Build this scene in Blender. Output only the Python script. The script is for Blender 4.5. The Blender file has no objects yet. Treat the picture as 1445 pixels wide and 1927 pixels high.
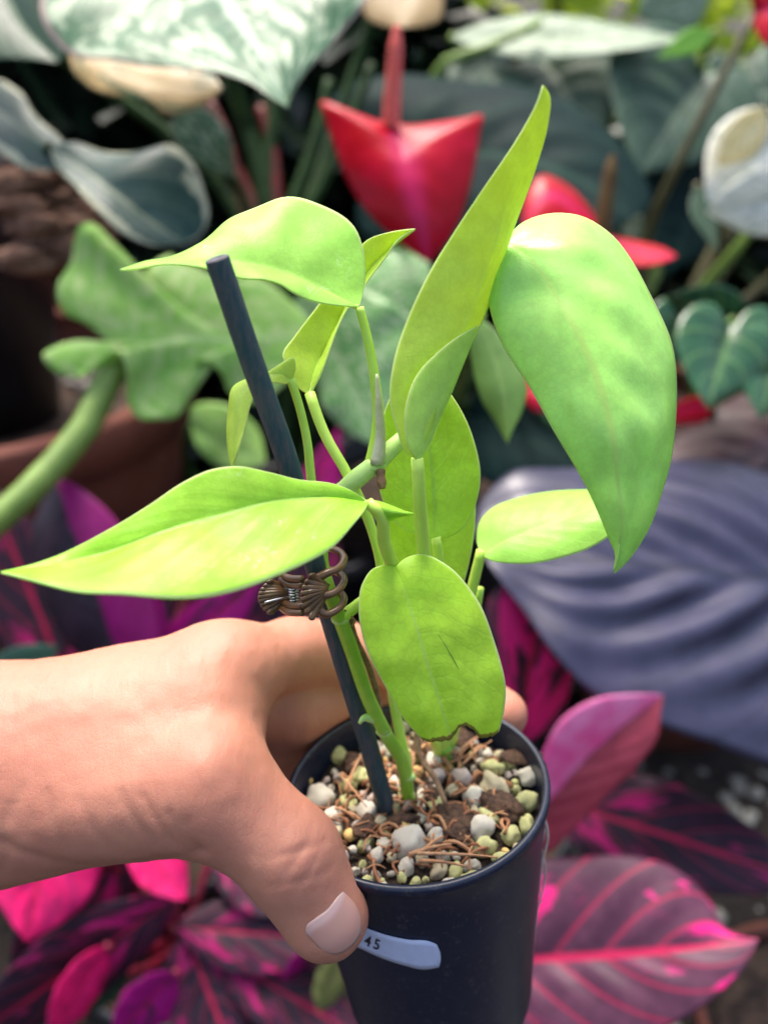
import bpy, bmesh, math, random
import numpy as np
from mathutils import Vector, noise as mnoise

# ------------------------------------------------------------------ camera, sky, sun, exposure
SC = bpy.context.scene
COL = SC.collection
ZC, PITCH, FPX = 0.62, math.radians(28), 1900.0
cam_d = bpy.data.cameras.new('camera'); cam = bpy.data.objects.new('camera', cam_d); COL.objects.link(cam)
cam.location = (0, 0, ZC); cam.rotation_euler = (math.radians(90) - PITCH, 0, 0)
cam_d.sensor_fit = 'VERTICAL'; cam_d.sensor_height = 36; cam_d.lens = FPX / 1927 * 36
cam_d.clip_start = 0.01; cam_d.clip_end = 200
cam_d.dof.use_dof = True; cam_d.dof.focus_distance = 0.232; cam_d.dof.aperture_fstop = 8.5
SC.camera = cam
SUN_EL, SUN_AZ = math.radians(68), math.radians(-20)       # high and a little behind the plants
world = bpy.data.worlds.new('World'); SC.world = world; world.use_nodes = True
wn = world.node_tree; wn.nodes.clear()
sky = wn.nodes.new('ShaderNodeTexSky'); sky.sky_type = 'NISHITA'; sky.sun_disc = False
sky.sun_elevation = SUN_EL; sky.sun_rotation = SUN_AZ; sky.air_density = 1.0; sky.dust_density = 6.0; sky.ozone_density = 1.0
bg = wn.nodes.new('ShaderNodeBackground'); bg.inputs[1].default_value = 0.15
wo = wn.nodes.new('ShaderNodeOutputWorld')
wn.links.new(sky.outputs[0], bg.inputs[0]); wn.links.new(bg.outputs[0], wo.inputs[0])
sun_d = bpy.data.lights.new('sun', 'SUN'); sun = bpy.data.objects.new('sun', sun_d); COL.objects.link(sun)
sun_d.energy = 2.0; sun_d.angle = math.radians(25); sun_d.color = (1.0, 0.95, 0.87)
sdir = Vector((math.sin(SUN_AZ) * math.cos(SUN_EL), math.cos(SUN_AZ) * math.cos(SUN_EL), math.sin(SUN_EL)))
sun.rotation_euler = sdir.to_track_quat('Z', 'Y').to_euler(); sun.location = (0, 0, 3)
vs = SC.view_settings; vs.view_transform = 'Standard'; vs.look = 'None'; vs.exposure = 1.2; vs.gamma = 1; vs.use_curve_mapping = False

random.seed(7); RNG = np.random.default_rng(11)
CP, SP = math.cos(PITCH), math.sin(PITCH)
def P(x, y, d):                                            # photo pixel + depth along the lens axis -> world point
    a = (x - 722.5) / FPX * d; b = (963.5 - y) / FPX * d
    return np.array((a, d * CP + b * SP, ZC + b * CP - d * SP))
def proj(p):
    p = np.asarray(p) - (0, 0, ZC)
    d = p[1] * CP - p[2] * SP; b = p[1] * SP + p[2] * CP
    return 722.5 + p[0] / d * FPX, 963.5 - b / d * FPX, d
def G(x, y, z=0.0):                                        # photo pixel -> point on the horizontal plane z
    b = (963.5 - y) / FPX
    d = (z - ZC) / (b * CP - SP)
    return P(x, y, d)

# ------------------------------------------------------------------ object helpers
def tag(o, label=None, cat=None, group=None, kind=None):
    if label: o['label'] = label
    if cat: o['category'] = cat
    if group: o['group'] = group
    if kind: o['kind'] = kind
    return o
def wloc(o):
    v = np.zeros(3)
    while o is not None:
        v += np.array(o.location); o = o.parent
    return v
def thing(name, loc, label, cat, group=None):
    o = bpy.data.objects.new(name, None); o.empty_display_size = 0.02; o.location = Vector(loc); COL.objects.link(o)
    return tag(o, label, cat, group)
def mk(name, verts, faces, mat, parent=None, smooth=True, uvs=None, origin=None, mats=None):
    verts = np.asarray(verts, float)
    if origin is None:
        lo, hi = verts.min(0), verts.max(0)
        origin = np.array(((lo[0] + hi[0]) / 2, (lo[1] + hi[1]) / 2, lo[2]))
    origin = np.asarray(origin, float)
    me = bpy.data.meshes.new(name)
    me.from_pydata([tuple(v) for v in verts - origin], [], [tuple(int(i) for i in f) for f in faces])
    if uvs is not None:
        ul = me.uv_layers.new(name='UVMap')
        vi = np.zeros(len(me.loops), dtype=np.int32); me.loops.foreach_get('vertex_index', vi)
        ul.data.foreach_set('uv', np.asarray(uvs, dtype=np.float32)[vi].ravel())
    if smooth: me.polygons.foreach_set('use_smooth', [True] * len(me.polygons))
    if mat: me.materials.append(mat)
    me.update()
    o = bpy.data.objects.new(name, me); COL.objects.link(o)
    if parent is not None:
        o.parent = parent; o.location = Vector(origin - wloc(parent))
    else: o.location = Vector(origin)
    return o
def spline(pts, n, closed=False):
    p = np.asarray(pts, float)
    if len(p) == 2: 
        t = np.linspace(0, 1, n)[:, None]; return p[0] * (1 - t) + p[1] * t
    seg = np.linalg.norm(np.diff(p[:, :3], axis=0), axis=1) + 1e-9
    k = np.concatenate(([0], np.cumsum(seg)))
    m = np.zeros_like(p)
    for i in range(1, len(p) - 1):
        m[i] = ((p[i] - p[i-1]) / seg[i-1] * seg[i] + (p[i+1] - p[i]) / seg[i] * seg[i-1]) / (seg[i] + seg[i-1])
    m[0] = 1.5 * (p[1] - p[0]) / seg[0] - .5 * m[1]; m[-1] = 1.5 * (p[-1] - p[-2]) / seg[-1] - .5 * m[-2]
    def ev(q):
        j = np.clip(np.searchsorted(k, q, side='right') - 1, 0, len(seg) - 1)
        h = seg[j]; u = ((q - k[j]) / h)[:, None]; h = h[:, None]
        return ((2*u**3 - 3*u**2 + 1) * p[j] + (u**3 - 2*u**2 + u) * h * m[j] + (-2*u**3 + 3*u**2) * p[j+1] + (u**3 - u**2) * h * m[j+1])
    f = ev(np.linspace(0, k[-1], max(200, n * 4)))
    L = np.concatenate(([0], np.cumsum(np.linalg.norm(np.diff(f[:, :3], axis=0), axis=1))))
    q = np.linspace(0, L[-1], n)
    return np.stack([np.interp(q, L, f[:, c]) for c in range(f.shape[1])], 1)
def tube_geo(path, rad, seg=10, cap=True, flat=None):
    path = np.asarray(path, float); n = len(path)
    rad = np.broadcast_to(np.interp(np.linspace(0, 1, n), np.linspace(0, 1, len(np.atleast_1d(rad))), np.atleast_1d(rad)), (n,))
    tan = np.gradient(path, axis=0); tan /= np.linalg.norm(tan, axis=1)[:, None] + 1e-12
    ref = np.array((0, 0, 1.0)) if abs(tan[0][2]) < .9 else np.array((1.0, 0, 0))
    a = np.cross(tan[0], ref); a /= np.linalg.norm(a)
    V, F = [], []
    for i in range(n):
        a = a - tan[i] * a.dot(tan[i]); a /= np.linalg.norm(a); b = np.cross(tan[i], a)
        for j in range(seg):
            th = 2 * math.pi * j / seg
            V.append(path[i] + rad[i] * (a * math.cos(th) + b * math.sin(th)))
    for i in range(n - 1):
        for j in range(seg):
            F.append((i*seg + j, i*seg + (j+1) % seg, (i+1)*seg + (j+1) % seg, (i+1)*seg + j))
    if cap:
        F.append(tuple(range(seg))[::-1]); F.append(tuple((n-1)*seg + j for j in range(seg)))
    return V, F
def join(*geos):
    V, F = [], []
    for v, f in geos:
        o = len(V); V += list(v); F += [tuple(i + o for i in q) for q in f]
    return V, F
def tube(name, pts, rad, mat, parent=None, n=24, seg=10, **kw):
    p = spline(pts, n)
    v, f = tube_geo(p, rad, seg)
    t = np.repeat(np.linspace(0, 1, n), seg); s = np.tile(np.linspace(0, 1, seg), n)
    return mk(name, v, f, mat, parent, uvs=np.stack((t, s), 1), **kw)
def lathe(prof, seg=64, center=(0, 0, 0), ax=(0, 0, 1)):
    ax = np.array(ax, float); ax /= np.linalg.norm(ax)
    a = np.cross(ax, (0, 1, 0)); a /= np.linalg.norm(a); b = np.cross(ax, a)
    V, F = [], []
    for r, h in prof:
        for j in range(seg):
            th = 2 * math.pi * j / seg
            V.append(np.array(center) + ax * h + r * (a * math.cos(th) + b * math.sin(th)))
    for i in range(len(prof) - 1):
        for j in range(seg):
            F.append((i*seg + j, i*seg + (j+1) % seg, (i+1)*seg + (j+1) % seg, (i+1)*seg + j))
    return V, F

# ------------------------------------------------------------------ materials
class NB:
    def __init__(s, name):
        s.m = bpy.data.materials.new(name); s.m.use_nodes = True; s.t = s.m.node_tree; s.t.nodes.clear()
        s.out = s.t.nodes.new('ShaderNodeOutputMaterial')
    def n(s, ty, **kw):
        nd = s.t.nodes.new(ty)
        for k, v in kw.items():
            if k.startswith('_'): setattr(nd, k[1:], v); continue
            key = int(k[1:]) if k[0] == 'i' and k[1:].isdigit() else k.replace('_', ' ')
            s.set(nd.inputs[key], v)
        return nd
    def set(s, inp, v):
        if isinstance(v, bpy.types.NodeSocket): s.t.links.new(v, inp)
        elif isinstance(v, (tuple, list)) and inp.type == 'RGBA' and len(v) == 3: inp.default_value = (*v, 1)
        else: inp.default_value = v
    def math(s, op, a, b=0.0, c=0.0):
        nd = s.t.nodes.new('ShaderNodeMath'); nd.operation = op
        s.set(nd.inputs[0], a); s.set(nd.inputs[1], b); s.set(nd.inputs[2], c); return nd.outputs[0]
    def step(s, v, a, b, lo=0.0, hi=1.0):
        nd = s.t.nodes.new('ShaderNodeMapRange'); nd.interpolation_type = 'SMOOTHSTEP'
        s.set(nd.inputs[0], v); nd.inputs[1].default_value = a; nd.inputs[2].default_value = b
        nd.inputs[3].default_value = lo; nd.inputs[4].default_value = hi; return nd.outputs[0]
    def mix(s, f, a, b, mode='MIX'):
        nd = s.t.nodes.new('ShaderNodeMix'); nd.data_type = 'RGBA'; nd.blend_type = mode
        s.set(nd.inputs[0], f); s.set(nd.inputs[6], a); s.set(nd.inputs[7], b); return nd.outputs[2]
    def noise(s, vec, scale, detail=4, rough=.55, dist=0.0):
        nd = s.n('ShaderNodeTexNoise', Scale=scale, Detail=detail, Roughness=rough, Distortion=dist)
        if vec is not None: s.t.links.new(vec, nd.inputs['Vector'])
        return nd.outputs[0]
    def obj(s): return s.n('ShaderNodeTexCoord').outputs['Object']
    def bump(s, h, strength, dist):
        return s.n('ShaderNodeBump', Height=h, Strength=strength, Distance=dist).outputs[0]
    def done(s, shader): s.t.links.new(shader, s.out.inputs[0]); return s.m
    def prin(s, **kw): return s.n('ShaderNodeBsdfPrincipled', **kw)
def simple(name, col, col2=None, scale=200, rough=.5, bump=0.0, bscale=600, bdist=.001, spec=.5, metallic=0.0, sss=0):
    b = NB(name); o = b.obj()
    c = col if col2 is None else b.mix(b.step(b.noise(o, scale), .35, .65), col, col2)
    p = b.prin(Base_Color=c, Roughness=rough, Metallic=metallic); p.inputs['Specular IOR Level'].default_value = spec
    if bump: b.set(p.inputs['Normal'], b.bump(b.noise(o, bscale, 6), bump, bdist))
    if sss: p.inputs['Subsurface Weight'].default_value = sss; p.inputs['Subsurface Radius'].default_value = (.6, .6, .2); p.inputs['Subsurface Scale'].default_value = .002
    return b.done(p.outputs[0])

def leaf_mat(name, base, base2, rib=None, pattern='plain', alt=(1, 1, 1), rough=.38, trans=.35, tcol=None, nv=9, k=.35, vein=.35,
             cell=0.0, cells=900, bump=.3, thr=(.48, .56), pscale=6.0, seed=0.0, spec=.5, flecks=0.0, necro=None, alt2=None, ribw=.05, back=None, edge=None):
    b = NB(name); uv = b.n('ShaderNodeUVMap').outputs[0]; o = b.obj()
    sx = b.n('ShaderNodeSeparateXYZ', Vector=uv); t = sx.outputs[0]
    s = b.math('MULTIPLY_ADD', sx.outputs[1], 2.0, -1.0); a = b.math('ABSOLUTE', s)
    w = b.math('SUBTRACT', t, b.math('MULTIPLY', a, k))
    col = b.mix(b.step(b.noise(o, 45, 4), .3, .7), base, base2)
    mo = b.math('MULTIPLY_ADD', b.step(b.noise(o, 170, 5, .65), .3, .7), .24, .88)
    col = b.mix(1.0, col, b.n('ShaderNodeCombineXYZ', X=mo, Y=mo, Z=mo).outputs[0], 'MULTIPLY')
    if pattern == 'mottle':
        v = b.n('ShaderNodeCombineXYZ', X=b.math('MULTIPLY', w, pscale), Y=b.math('MULTIPLY_ADD', s, pscale * .45, seed)).outputs[0]
        f = b.step(b.noise(v, 2.2, 8, .68, .4), thr[0], thr[1]); col = b.mix(f, col, alt)
    elif pattern == 'margin':
        nn = b.noise(uv, 5.0, 3, .5); f = b.step(b.math('ADD', a, b.math('MULTIPLY', b.math('SUBTRACT', nn, .5), 1.1)), thr[0], thr[1])
        col = b.mix(f, col, alt)
    elif pattern == 'splash':                               # colour sectors that follow the side veins, different on each half
        sg = b.math('SIGN', s)
        v = b.n('ShaderNodeCombineXYZ', X=b.math('MULTIPLY', w, pscale), Y=b.math('MULTIPLY_ADD', a, 1.1, b.math('MULTIPLY_ADD', sg, 3.7, seed))).outputs[0]
        f = b.step(b.noise(v, 1.3, 5, .6, .7), thr[0], thr[1])
        if alt2: alt = b.mix(b.noise(o, 60, 3), alt, alt2)
        col = b.mix(f, col, alt)
    lat = b.math('PINGPONG', b.math('MULTIPLY', w, nv), 0.5)   # 0 on a side vein
    latl = b.step(lat, .0, .10, 1.0, 0.0); midl = b.step(a, ribw * .4, ribw, 1.0, 0.0)
    h = b.noise(o, 500, 3)
    if rib is not None:
        col = b.mix(b.math('MULTIPLY', latl, vein), col, rib); col = b.mix(b.math('MULTIPLY', midl, .85), col, rib)
    if cell:
        vd = b.n('ShaderNodeTexVoronoi', _feature='DISTANCE_TO_EDGE', Scale=cells); b.t.links.new(o, vd.inputs['Vector'])
        ce = b.step(vd.outputs[0], .0, .16, 1.0, 0.0)
        col = b.mix(b.math('MULTIPLY', ce, cell), col, tuple(c * .62 for c in base))
        h = b.math('ADD', h, b.math('MULTIPLY', ce, -.5))
    if flecks:
        dn = b.noise(o, 140, 2, .5, 1.6); fl = b.step(b.math('ABSOLUTE', b.math('SUBTRACT', dn, .5)), .0, .008, 1.0, 0.0)
        msk = b.step(b.noise(o, 95, 1), .57, .66); col = b.mix(b.math('MULTIPLY', b.math('MULTIPLY', fl, msk), flecks), col, (.85, .95, .7))
    if necro:
        nz = b.math('ADD', t, b.math('MULTIPLY', b.math('SUBTRACT', b.noise(o, 260, 4), .5), .05))
        col = b.mix(b.step(nz, necro, necro + .012), col, b.mix(b.noise(o, 700), (.08, .035, .02), (.3, .14, .07)))
    if edge: col = b.mix(b.step(a, .955, .985), col, edge)
    if back is not None:
        col = b.mix(b.n('ShaderNodeNewGeometry').outputs['Backfacing'], col, back)
    nrm = b.bump(b.math('ADD', h, b.math('MULTIPLY', latl, -.5)), bump, .0006)
    rv = b.math('MULTIPLY_ADD', b.noise(o, 120), .22, rough - .11)
    p = b.prin(Base_Color=col, Roughness=rv, Normal=nrm); p.inputs['Specular IOR Level'].default_value = spec
    tc = col if tcol is None else b.mix(.75, col, tcol)
    tr = b.n('ShaderNodeBsdfTranslucent', Color=tc, Normal=nrm)
    mx = b.n('ShaderNodeMixShader', i0=trans, i1=p.outputs[0], i2=tr.outputs[0])
    return b.done(mx.outputs[0])

# ------------------------------------------------------------------ leaves
def grid_mesh(name, Pg, mat, parent, thick):
    nu, nvv = Pg.shape[:2]
    V = Pg.reshape(-1, 3); F = []
    for i in range(nu - 1):
        for j in range(nvv - 1):
            q = (i*nvv + j, (i+1)*nvv + j, (i+1)*nvv + j + 1, i*nvv + j + 1); F.append(q)
    tt, ss = np.meshgrid(np.linspace(0, 1, nu), np.linspace(0, 1, nvv), indexing='ij')
    o = mk(name, V, F, mat, parent, uvs=np.stack((tt.ravel(), ss.ravel()), 1))
    md = o.modifiers.new('thickness', 'SOLIDIFY'); md.thickness = thick; md.offset = 0
    return o
def leaf(name, parent, mat, mid, L, R, dl=0.0, dr=0.0, nu=48, nh=12, bulge=.06, wav=0.0, wfreq=5.0, veins=0.0, nvn=9, k=.35, thick=.0004,
         opentip=False, tipfn=None, seed=0.0, ripple=0.0, rfreq=60, ribmat=None, ribr=.0008, pw=.6, flip=False):
    m3 = np.array([P(*q) for q in mid]); M = spline(m3, nu); t = np.linspace(0, 1, nu)
    md = np.array([q[2] for q in mid], float)
    def edge(E, off):
        E = [mid[0]] + list(E) + ([] if opentip else [mid[-1]])
        px = np.array([(q[0], q[1]) for q in E], float)
        seg = np.concatenate(([0], np.cumsum(np.linalg.norm(np.diff(px, axis=0), axis=1)))); seg /= seg[-1]
        pts = []
        for q, u in zip(E, seg):
            if len(q) == 3: d = q[2]
            else: d = np.interp(u, np.linspace(0, 1, len(md)), md) + off * max(0, math.sin(math.pi * min(u, .92))) ** pw
            pts.append(P(q[0], q[1], d))
        return spline(pts, nu)
    EL, ER = edge(L, dl), edge(R, dr)
    s = np.linspace(-1, 1, 2 * nh + 1)
    if tipfn is not None:
        Pg = np.zeros((nu, 2*nh+1, 3))
        for j, sv in enumerate(s):
            te = t * tipfn(sv)
            E = EL if sv < 0 else ER
            for c in range(3):
                Pg[:, j, c] = np.interp(te, t, M[:, c]) * (1 - abs(sv)) + np.interp(te, t, E[:, c]) * abs(sv)
    else:
        A = np.abs(s)[None, :, None]
        Pg = M[:, None, :] * (1 - A) + np.where((s < 0)[None, :, None], EL[:, None, :], ER[:, None, :]) * A
    gu = np.gradient(Pg, axis=0); gv = np.gradient(Pg, axis=1)
    N = np.cross(gu, gv); N /= np.linalg.norm(N, axis=2)[:, :, None] + 1e-12
    camdir = np.array((0, 0, ZC)) - Pg
    sg = np.sign((N * camdir).sum(2).mean()); N *= sg               # towards the viewer's side
    hw = np.where((s < 0)[None, :], np.linalg.norm(EL - M, axis=1)[:, None], np.linalg.norm(ER - M, axis=1)[:, None])
    a = np.abs(s)[None, :]; T = t[:, None]
    disp = bulge * hw * 4 * a * (1 - a)
    if wav: disp = disp + wav * hw * a**2 * np.sin(wfreq * 2 * math.pi * T + seed + (s > 0)[None, :] * 1.7) * np.sin(math.pi * T)
    if veins: disp = disp + veins * hw * np.cos(2 * math.pi * nvn * (T - k * a)) * np.clip(a * 5, 0, 1) * (1 - a) * 1.3 * np.sin(math.pi * np.clip(T, 0, 1)) ** .5
    if ripple:
        R_ = np.array([[mnoise.noise(Vector(Pg[i, j]) * rfreq + Vector((seed, 0, 0))) for j in range(len(s))] for i in range(nu)])
        disp = disp + ripple * R_ * (1 - .8 * a ** 3)
    Pg = Pg + N * disp[:, :, None]
    global LAST; LAST = (Pg, N)
    o = grid_mesh(name, Pg, mat, parent, thick)
    if ribmat is not None:
        mp = Pg[: int(nu * .93), nh] - N[: int(nu * .93), nh] * ribr * .55
        v, f = tube_geo(mp, [ribr, ribr * .8, ribr * .5, ribr * .15], 8)
        mk('midrib', v, f, ribmat, o)
    return o
PROF = {'heart': [(-.02, .18), (-.13, .38), (-.10, .72), (.06, .95), (.26, 1), (.52, .82), (.78, .42), (.92, .14)],
        'oval': [(.04, .28), (.14, .62), (.32, .93), (.5, 1), (.68, .86), (.84, .52), (.94, .22)],
        'lance': [(.05, .3), (.16, .7), (.32, 1), (.52, .9), (.72, .58), (.88, .24)],
        'round': [(-.04, .3), (-.08, .65), (.08, .93), (.32, 1.02), (.58, .95), (.8, .66), (.93, .34)]}
def sleaf(name, parent, mat, base, tip, wl, wr, shape='oval', bend=0.0, **kw):
    b, tp = np.array(base[:2], float), np.array(tip[:2], float); ax = tp - b; ln = np.linalg.norm(ax); pn = np.array((ax[1], -ax[0])) / ln
    def mp(t): return b + ax * t + pn * bend * ln * 4 * t * (1 - t)
    mid = [(*mp(t), base[2] + (tip[2] - base[2]) * t) for t in (0, .25, .5, .75, 1)]
    mid[0] = base; mid[-1] = tip
    L = [tuple(mp(t) + pn * w * wl) for t, w in PROF[shape]]; R = [tuple(mp(t) - pn * w * wr) for t, w in PROF[shape]]
    return leaf(name, parent, mat, mid, L, R, **kw)

# ------------------------------------------------------------------ material library
M = {}
M['rib'] = simple('pale_lime_rib', (.42, .62, .10), (.5, .7, .16), 300, .45, sss=.3)
M['petiole'] = simple('lime_petiole', (.44, .70, .07), (.50, .75, .12), 160, .4, .08, 900, sss=.35)
M['petiole_pale'] = simple('pale_petiole', (.58, .80, .13), (.52, .76, .11), 160, .42, .08, 900, sss=.35)
M['stem'] = simple('green_stem', (.25, .50, .03), (.32, .56, .06), 140, .38, .1, 900, sss=.25)
M['node'] = simple('pale_green_stem', (.46, .68, .22), (.40, .62, .15), 140, .42, .1, 900, sss=.3)
M['sheath'] = simple('dry_sheath', (.55, .55, .38), (.42, .46, .25), 260, .6, .2, 900)
M['root'] = simple('brown_root', (.20, .11, .06), (.33, .20, .11), 300, .75, .4, 1200)
M['stub'] = simple('root_stub', (.16, .08, .04), (.30, .2, .08), 400, .6, .3)
lime = dict(rib=(.52, .78, .18), vein=.10, cell=.12, cells=650, edge=(.72, .86, .38), trans=.45, nv=8, ribw=.03, rough=.42, bump=.09, spec=.4)
M['lime1'] = leaf_mat('lime_leaf_cool', (.40, .76, .13), (.46, .80, .15), tcol=(.58, .86, .08), flecks=.6, **lime)
M['lime2'] = leaf_mat('lime_leaf_yellow', (.60, .80, .12), (.54, .77, .11), tcol=(.78, .88, .10), **lime)
M['lime2c'] = leaf_mat('lime_leaf_fold', (.66, .90, .26), (.62, .88, .24), tcol=(.80, .92, .20), **{**lime, 'trans': .5})
M['lime4'] = leaf_mat('lime_leaf_bright', (.36, .72, .05), (.46, .77, .08), tcol=(.58, .86, .05), flecks=.7, **lime)
M['lime6'] = leaf_mat('lime_leaf_mint', (.46, .86, .20), (.50, .88, .18), tcol=(.58, .90, .07), **{**lime, 'rough': .31, 'trans': .34, 'spec': .6, 'bump': .06, 'nv': 6, 'vein': .2, 'ribw': .045})
M['lime8'] = leaf_mat('lime_leaf_veined', (.50, .82, .06), (.56, .84, .07), tcol=(.72, .90, .03), necro=.972, **{**lime, 'cell': .13, 'cells': 430})
M['lime8b'] = leaf_mat('lime_leaf_rear', (.48, .76, .06), (.54, .79, .09), tcol=(.70, .88, .06), **{**lime, 'cell': .18, 'cells': 480})  # slightly deeper lime with stronger cell lines, for the rear leaves

# ------------------------------------------------------------------ ground
def build_ground():
    b = NB('potting_soil_ground'); o = b.obj()
    c = b.mix(b.step(b.noise(o, 60, 8, .7), .35, .7), (.006, .004, .003), (.03, .02, .014))
    p = b.prin(Base_Color=c, Roughness=.9, Normal=b.bump(b.noise(o, 140, 8, .7), .8, .006))
    m = b.done(p.outputs[0])
    n = 70; xs = np.linspace(-1, 1, n); xs = np.sign(xs) * np.abs(xs) ** 2.2 * 40
    V = [(x, y + 1.0, .012 * mnoise.noise(Vector((x * 9, y * 9, 0))) * (abs(x) < 3 and abs(y) < 3)) for y in xs for x in xs]
    F = [(j*n + i, j*n + i + 1, (j+1)*n + i + 1, (j+1)*n + i) for j in range(n - 1) for i in range(n - 1)]
    tag(mk('ground', V, F, m, origin=(0, 0, 0)), kind='structure')
build_ground()
def pebble_geo(kind, seed, sub=2, rough=.25):
    bm = bmesh.new(); bmesh.ops.create_icosphere(bm, subdivisions=sub, radius=1)
    r = random.Random(seed); sc = (1, r.uniform(.7, 1), r.uniform(.6, .9))
    for v in bm.verts:
        n = mnoise.noise(v.co * 1.3 + Vector((seed * 3.1, 0, 0))); n2 = mnoise.noise(v.co * 3.2 + Vector((0, seed * 1.7, 0)))
        v.co *= 1 + rough * n * 1.3 + rough * .5 * n2
        v.co = Vector((v.co.x * sc[0], v.co.y * sc[1], v.co.z * sc[2]))
    V = [np.array(v.co) for v in bm.verts]; F = [tuple(v.index for v in f.verts) for f in bm.faces]; bm.free()
    return V, F
def build_gravel():
    m = simple('grey_gravel', (.10, .10, .09), (.34, .34, .30), 40, .8, .4, 300, .002)
    base = [np.array(pebble_geo('g', i, 1)[0]) for i in range(5)]; fc = pebble_geo('g', 0, 1)[1]
    V, F = [], []
    r = random.Random(3)
    for i in range(1500):
        x, y = r.uniform(.10, .75), r.uniform(.10, 1.1)
        s = r.uniform(.004, .011); a = r.uniform(0, 6.28)
        b = base[i % 5] * s; c, sn = math.cos(a), math.sin(a)
        b = np.stack((b[:, 0] * c - b[:, 1] * sn + x, b[:, 0] * sn + b[:, 1] * c + y, b[:, 2] + s * .35), 1)
        o = len(V); V += list(b); F += [tuple(k + o for k in f) for f in fc]
    tag(mk('gravel', V, F, m, origin=(0, 0, 0)), 'loose grey gravel covering the ground under the plants at the right', 'gravel', kind='stuff')
build_gravel()

# ------------------------------------------------------------------ the pot that is held
RIM_C = P(783, 1476, .27); BOT_C = P(829, 1862, .3085)
AX = RIM_C - BOT_C; PH = np.linalg.norm(AX); AX = AX / PH
R_TOP, R_BOT = .0346, .0272
def pot_r(h): return R_BOT + (R_TOP - R_BOT) * h / PH             # outer radius at height h above the base
def pot_sd(p):                                                     # signed distance-like value to the pot side (outside positive)
    v = np.asarray(p) - BOT_C; h = v @ AX; return np.linalg.norm(v - AX * h) - pot_r(h)
def pot_hit(x, y, lift=0.0):
    lo = None
    for d in np.arange(.20, .33, .0005):
        if pot_sd(P(x, y, d)) < lift: lo = d; break
    if lo is None: return P(x, y, .27)
    a, b_ = lo - .0005, lo
    for _ in range(20):
        c = (a + b_) / 2
        if pot_sd(P(x, y, c)) < lift: b_ = c
        else: a = c
    return P(x, y, b_)
def pot_pt(ang, h, r): 
    ex = np.array((1.0, 0, 0)); ex = ex - AX * ex.dot(AX); ex /= np.linalg.norm(ex); ey = np.cross(AX, ex)
    return BOT_C + AX * h + r * (ex * math.cos(ang) + ey * math.sin(ang))
def build_pot():
    b = NB('black_plastic'); o = b.obj()
    dust = b.step(b.noise(o, 500, 5, .75), .55, .66); stain = b.noise(o, 70, 4)
    streak = b.noise(b.n('ShaderNodeMapping', Vector=o, Scale=(260, 260, 20)).outputs[0], 1.0, 3)
    c = b.mix(b.math('MULTIPLY', dust, .16), b.mix(stain, (.005, .009, .026), (.010, .016, .040)), (.22, .2, .17))
    rg = b.math('ADD', b.math('MULTIPLY_ADD', stain, .18, .22), b.math('MULTIPLY', streak, .08))
    p = b.prin(Base_Color=c, Roughness=rg, Normal=b.bump(b.noise(o, 60, 3), .05, .001))
    m = b.done(p.outputs[0])
    root = thing('nursery_pot', BOT_C, 'small black plastic nursery pot held in the hand, white price sticker on its front', 'pot')
    w = .0011
    prof = [(0, .004), (R_BOT - .006, .004), (R_BOT - .004, 0), (R_BOT - .0008, 0), (R_BOT, .001), (pot_r(.004) + .0002, .004), (pot_r(.007), .0045)]
    prof += [(pot_r(h), h) for h in np.linspace(.012, PH - .004, 8)]
    prof += [(R_TOP - .0001, PH - .0035), (R_TOP + .0007, PH - .0028), (R_TOP + .0008, PH - .0008), (R_TOP + .0003, PH), (R_TOP - w + .0002, PH), (R_TOP - w, PH - .0007)]
    prof += [(pot_r(h) - w, h) for h in np.linspace(PH - .004, .006, 8)] + [(0, .0055)]
    v, f = lathe(prof, 96, BOT_C, AX); mk('wall', v, f, m, root)
    # sticker, following the curved wall
    wm = simple('sticker_paper', (.58, .64, .86), (.54, .60, .82), 300, .45, .04)  # blue of sky light in shade is put into the white paper
    top = spline([(640, 1722), (690, 1747), (730, 1761), (770, 1769), (808, 1772), (822, 1778)], 24)
    bot = spline([(632, 1762), (680, 1785), (720, 1803), (760, 1816), (800, 1824), (826, 1819)], 24)
    nx, ny = 24, 7; V, F = [], []
    for i in range(nx):
        for j in range(ny):
            q = top[i] * (1 - j / (ny - 1)) + bot[i] * j / (ny - 1)
            if i == nx - 1: q = q + np.array((5 * math.sin(math.pi * j / (ny - 1)), 0))
            V.append(pot_hit(q[0], q[1], .00035))
    for i in range(nx - 1):
        for j in range(ny - 1): F.append((i*ny + j, i*ny + j + 1, (i+1)*ny + j + 1, (i+1)*ny + j))
    st = mk('price_sticker', V, F, wm, root); sm = st.modifiers.new('thickness', 'SOLIDIFY'); sm.thickness = .00025; sm.offset = 0
    st['label'] = 'white paper price sticker with the number 45, half under the thumb'
    ink = simple('black_ink', (.012, .012, .016), None, rough=.6)
    for ch, cx in (('4', 690), ('5', 707)):
        cu = bpy.data.curves.new('t', 'FONT'); cu.body = ch; cu.size = 1; cu.align_x = 'CENTER'; cu.offset = .012
        ob = bpy.data.objects.new('t', cu); COL.objects.link(ob)
        me = ob.to_mesh(); bm = bmesh.new(); bm.from_mesh(me); bmesh.ops.triangulate(bm, faces=bm.faces)
        bmesh.ops.subdivide_edges(bm, edges=[e for e in bm.edges if e.calc_length() > .15], cuts=2)
        ang = math.radians(21); V = []
        for vv in bm.verts:
            lx, ly = vv.co.x * 27, vv.co.y * 28
            cy = 1771 + (cx - 690) * .38 + 9
            V.append(pot_hit(cx + lx * math.cos(ang) + ly * math.sin(ang) * .6, cy + lx * math.sin(ang) - ly * math.cos(ang), .00068))
        F = [tuple(q.index for q in f.verts) for f in bm.faces]; bm.free(); ob.to_mesh_clear(); bpy.data.objects.remove(ob)
        mk('printed_digit', V, F, ink, st, smooth=False)
    return root
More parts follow.
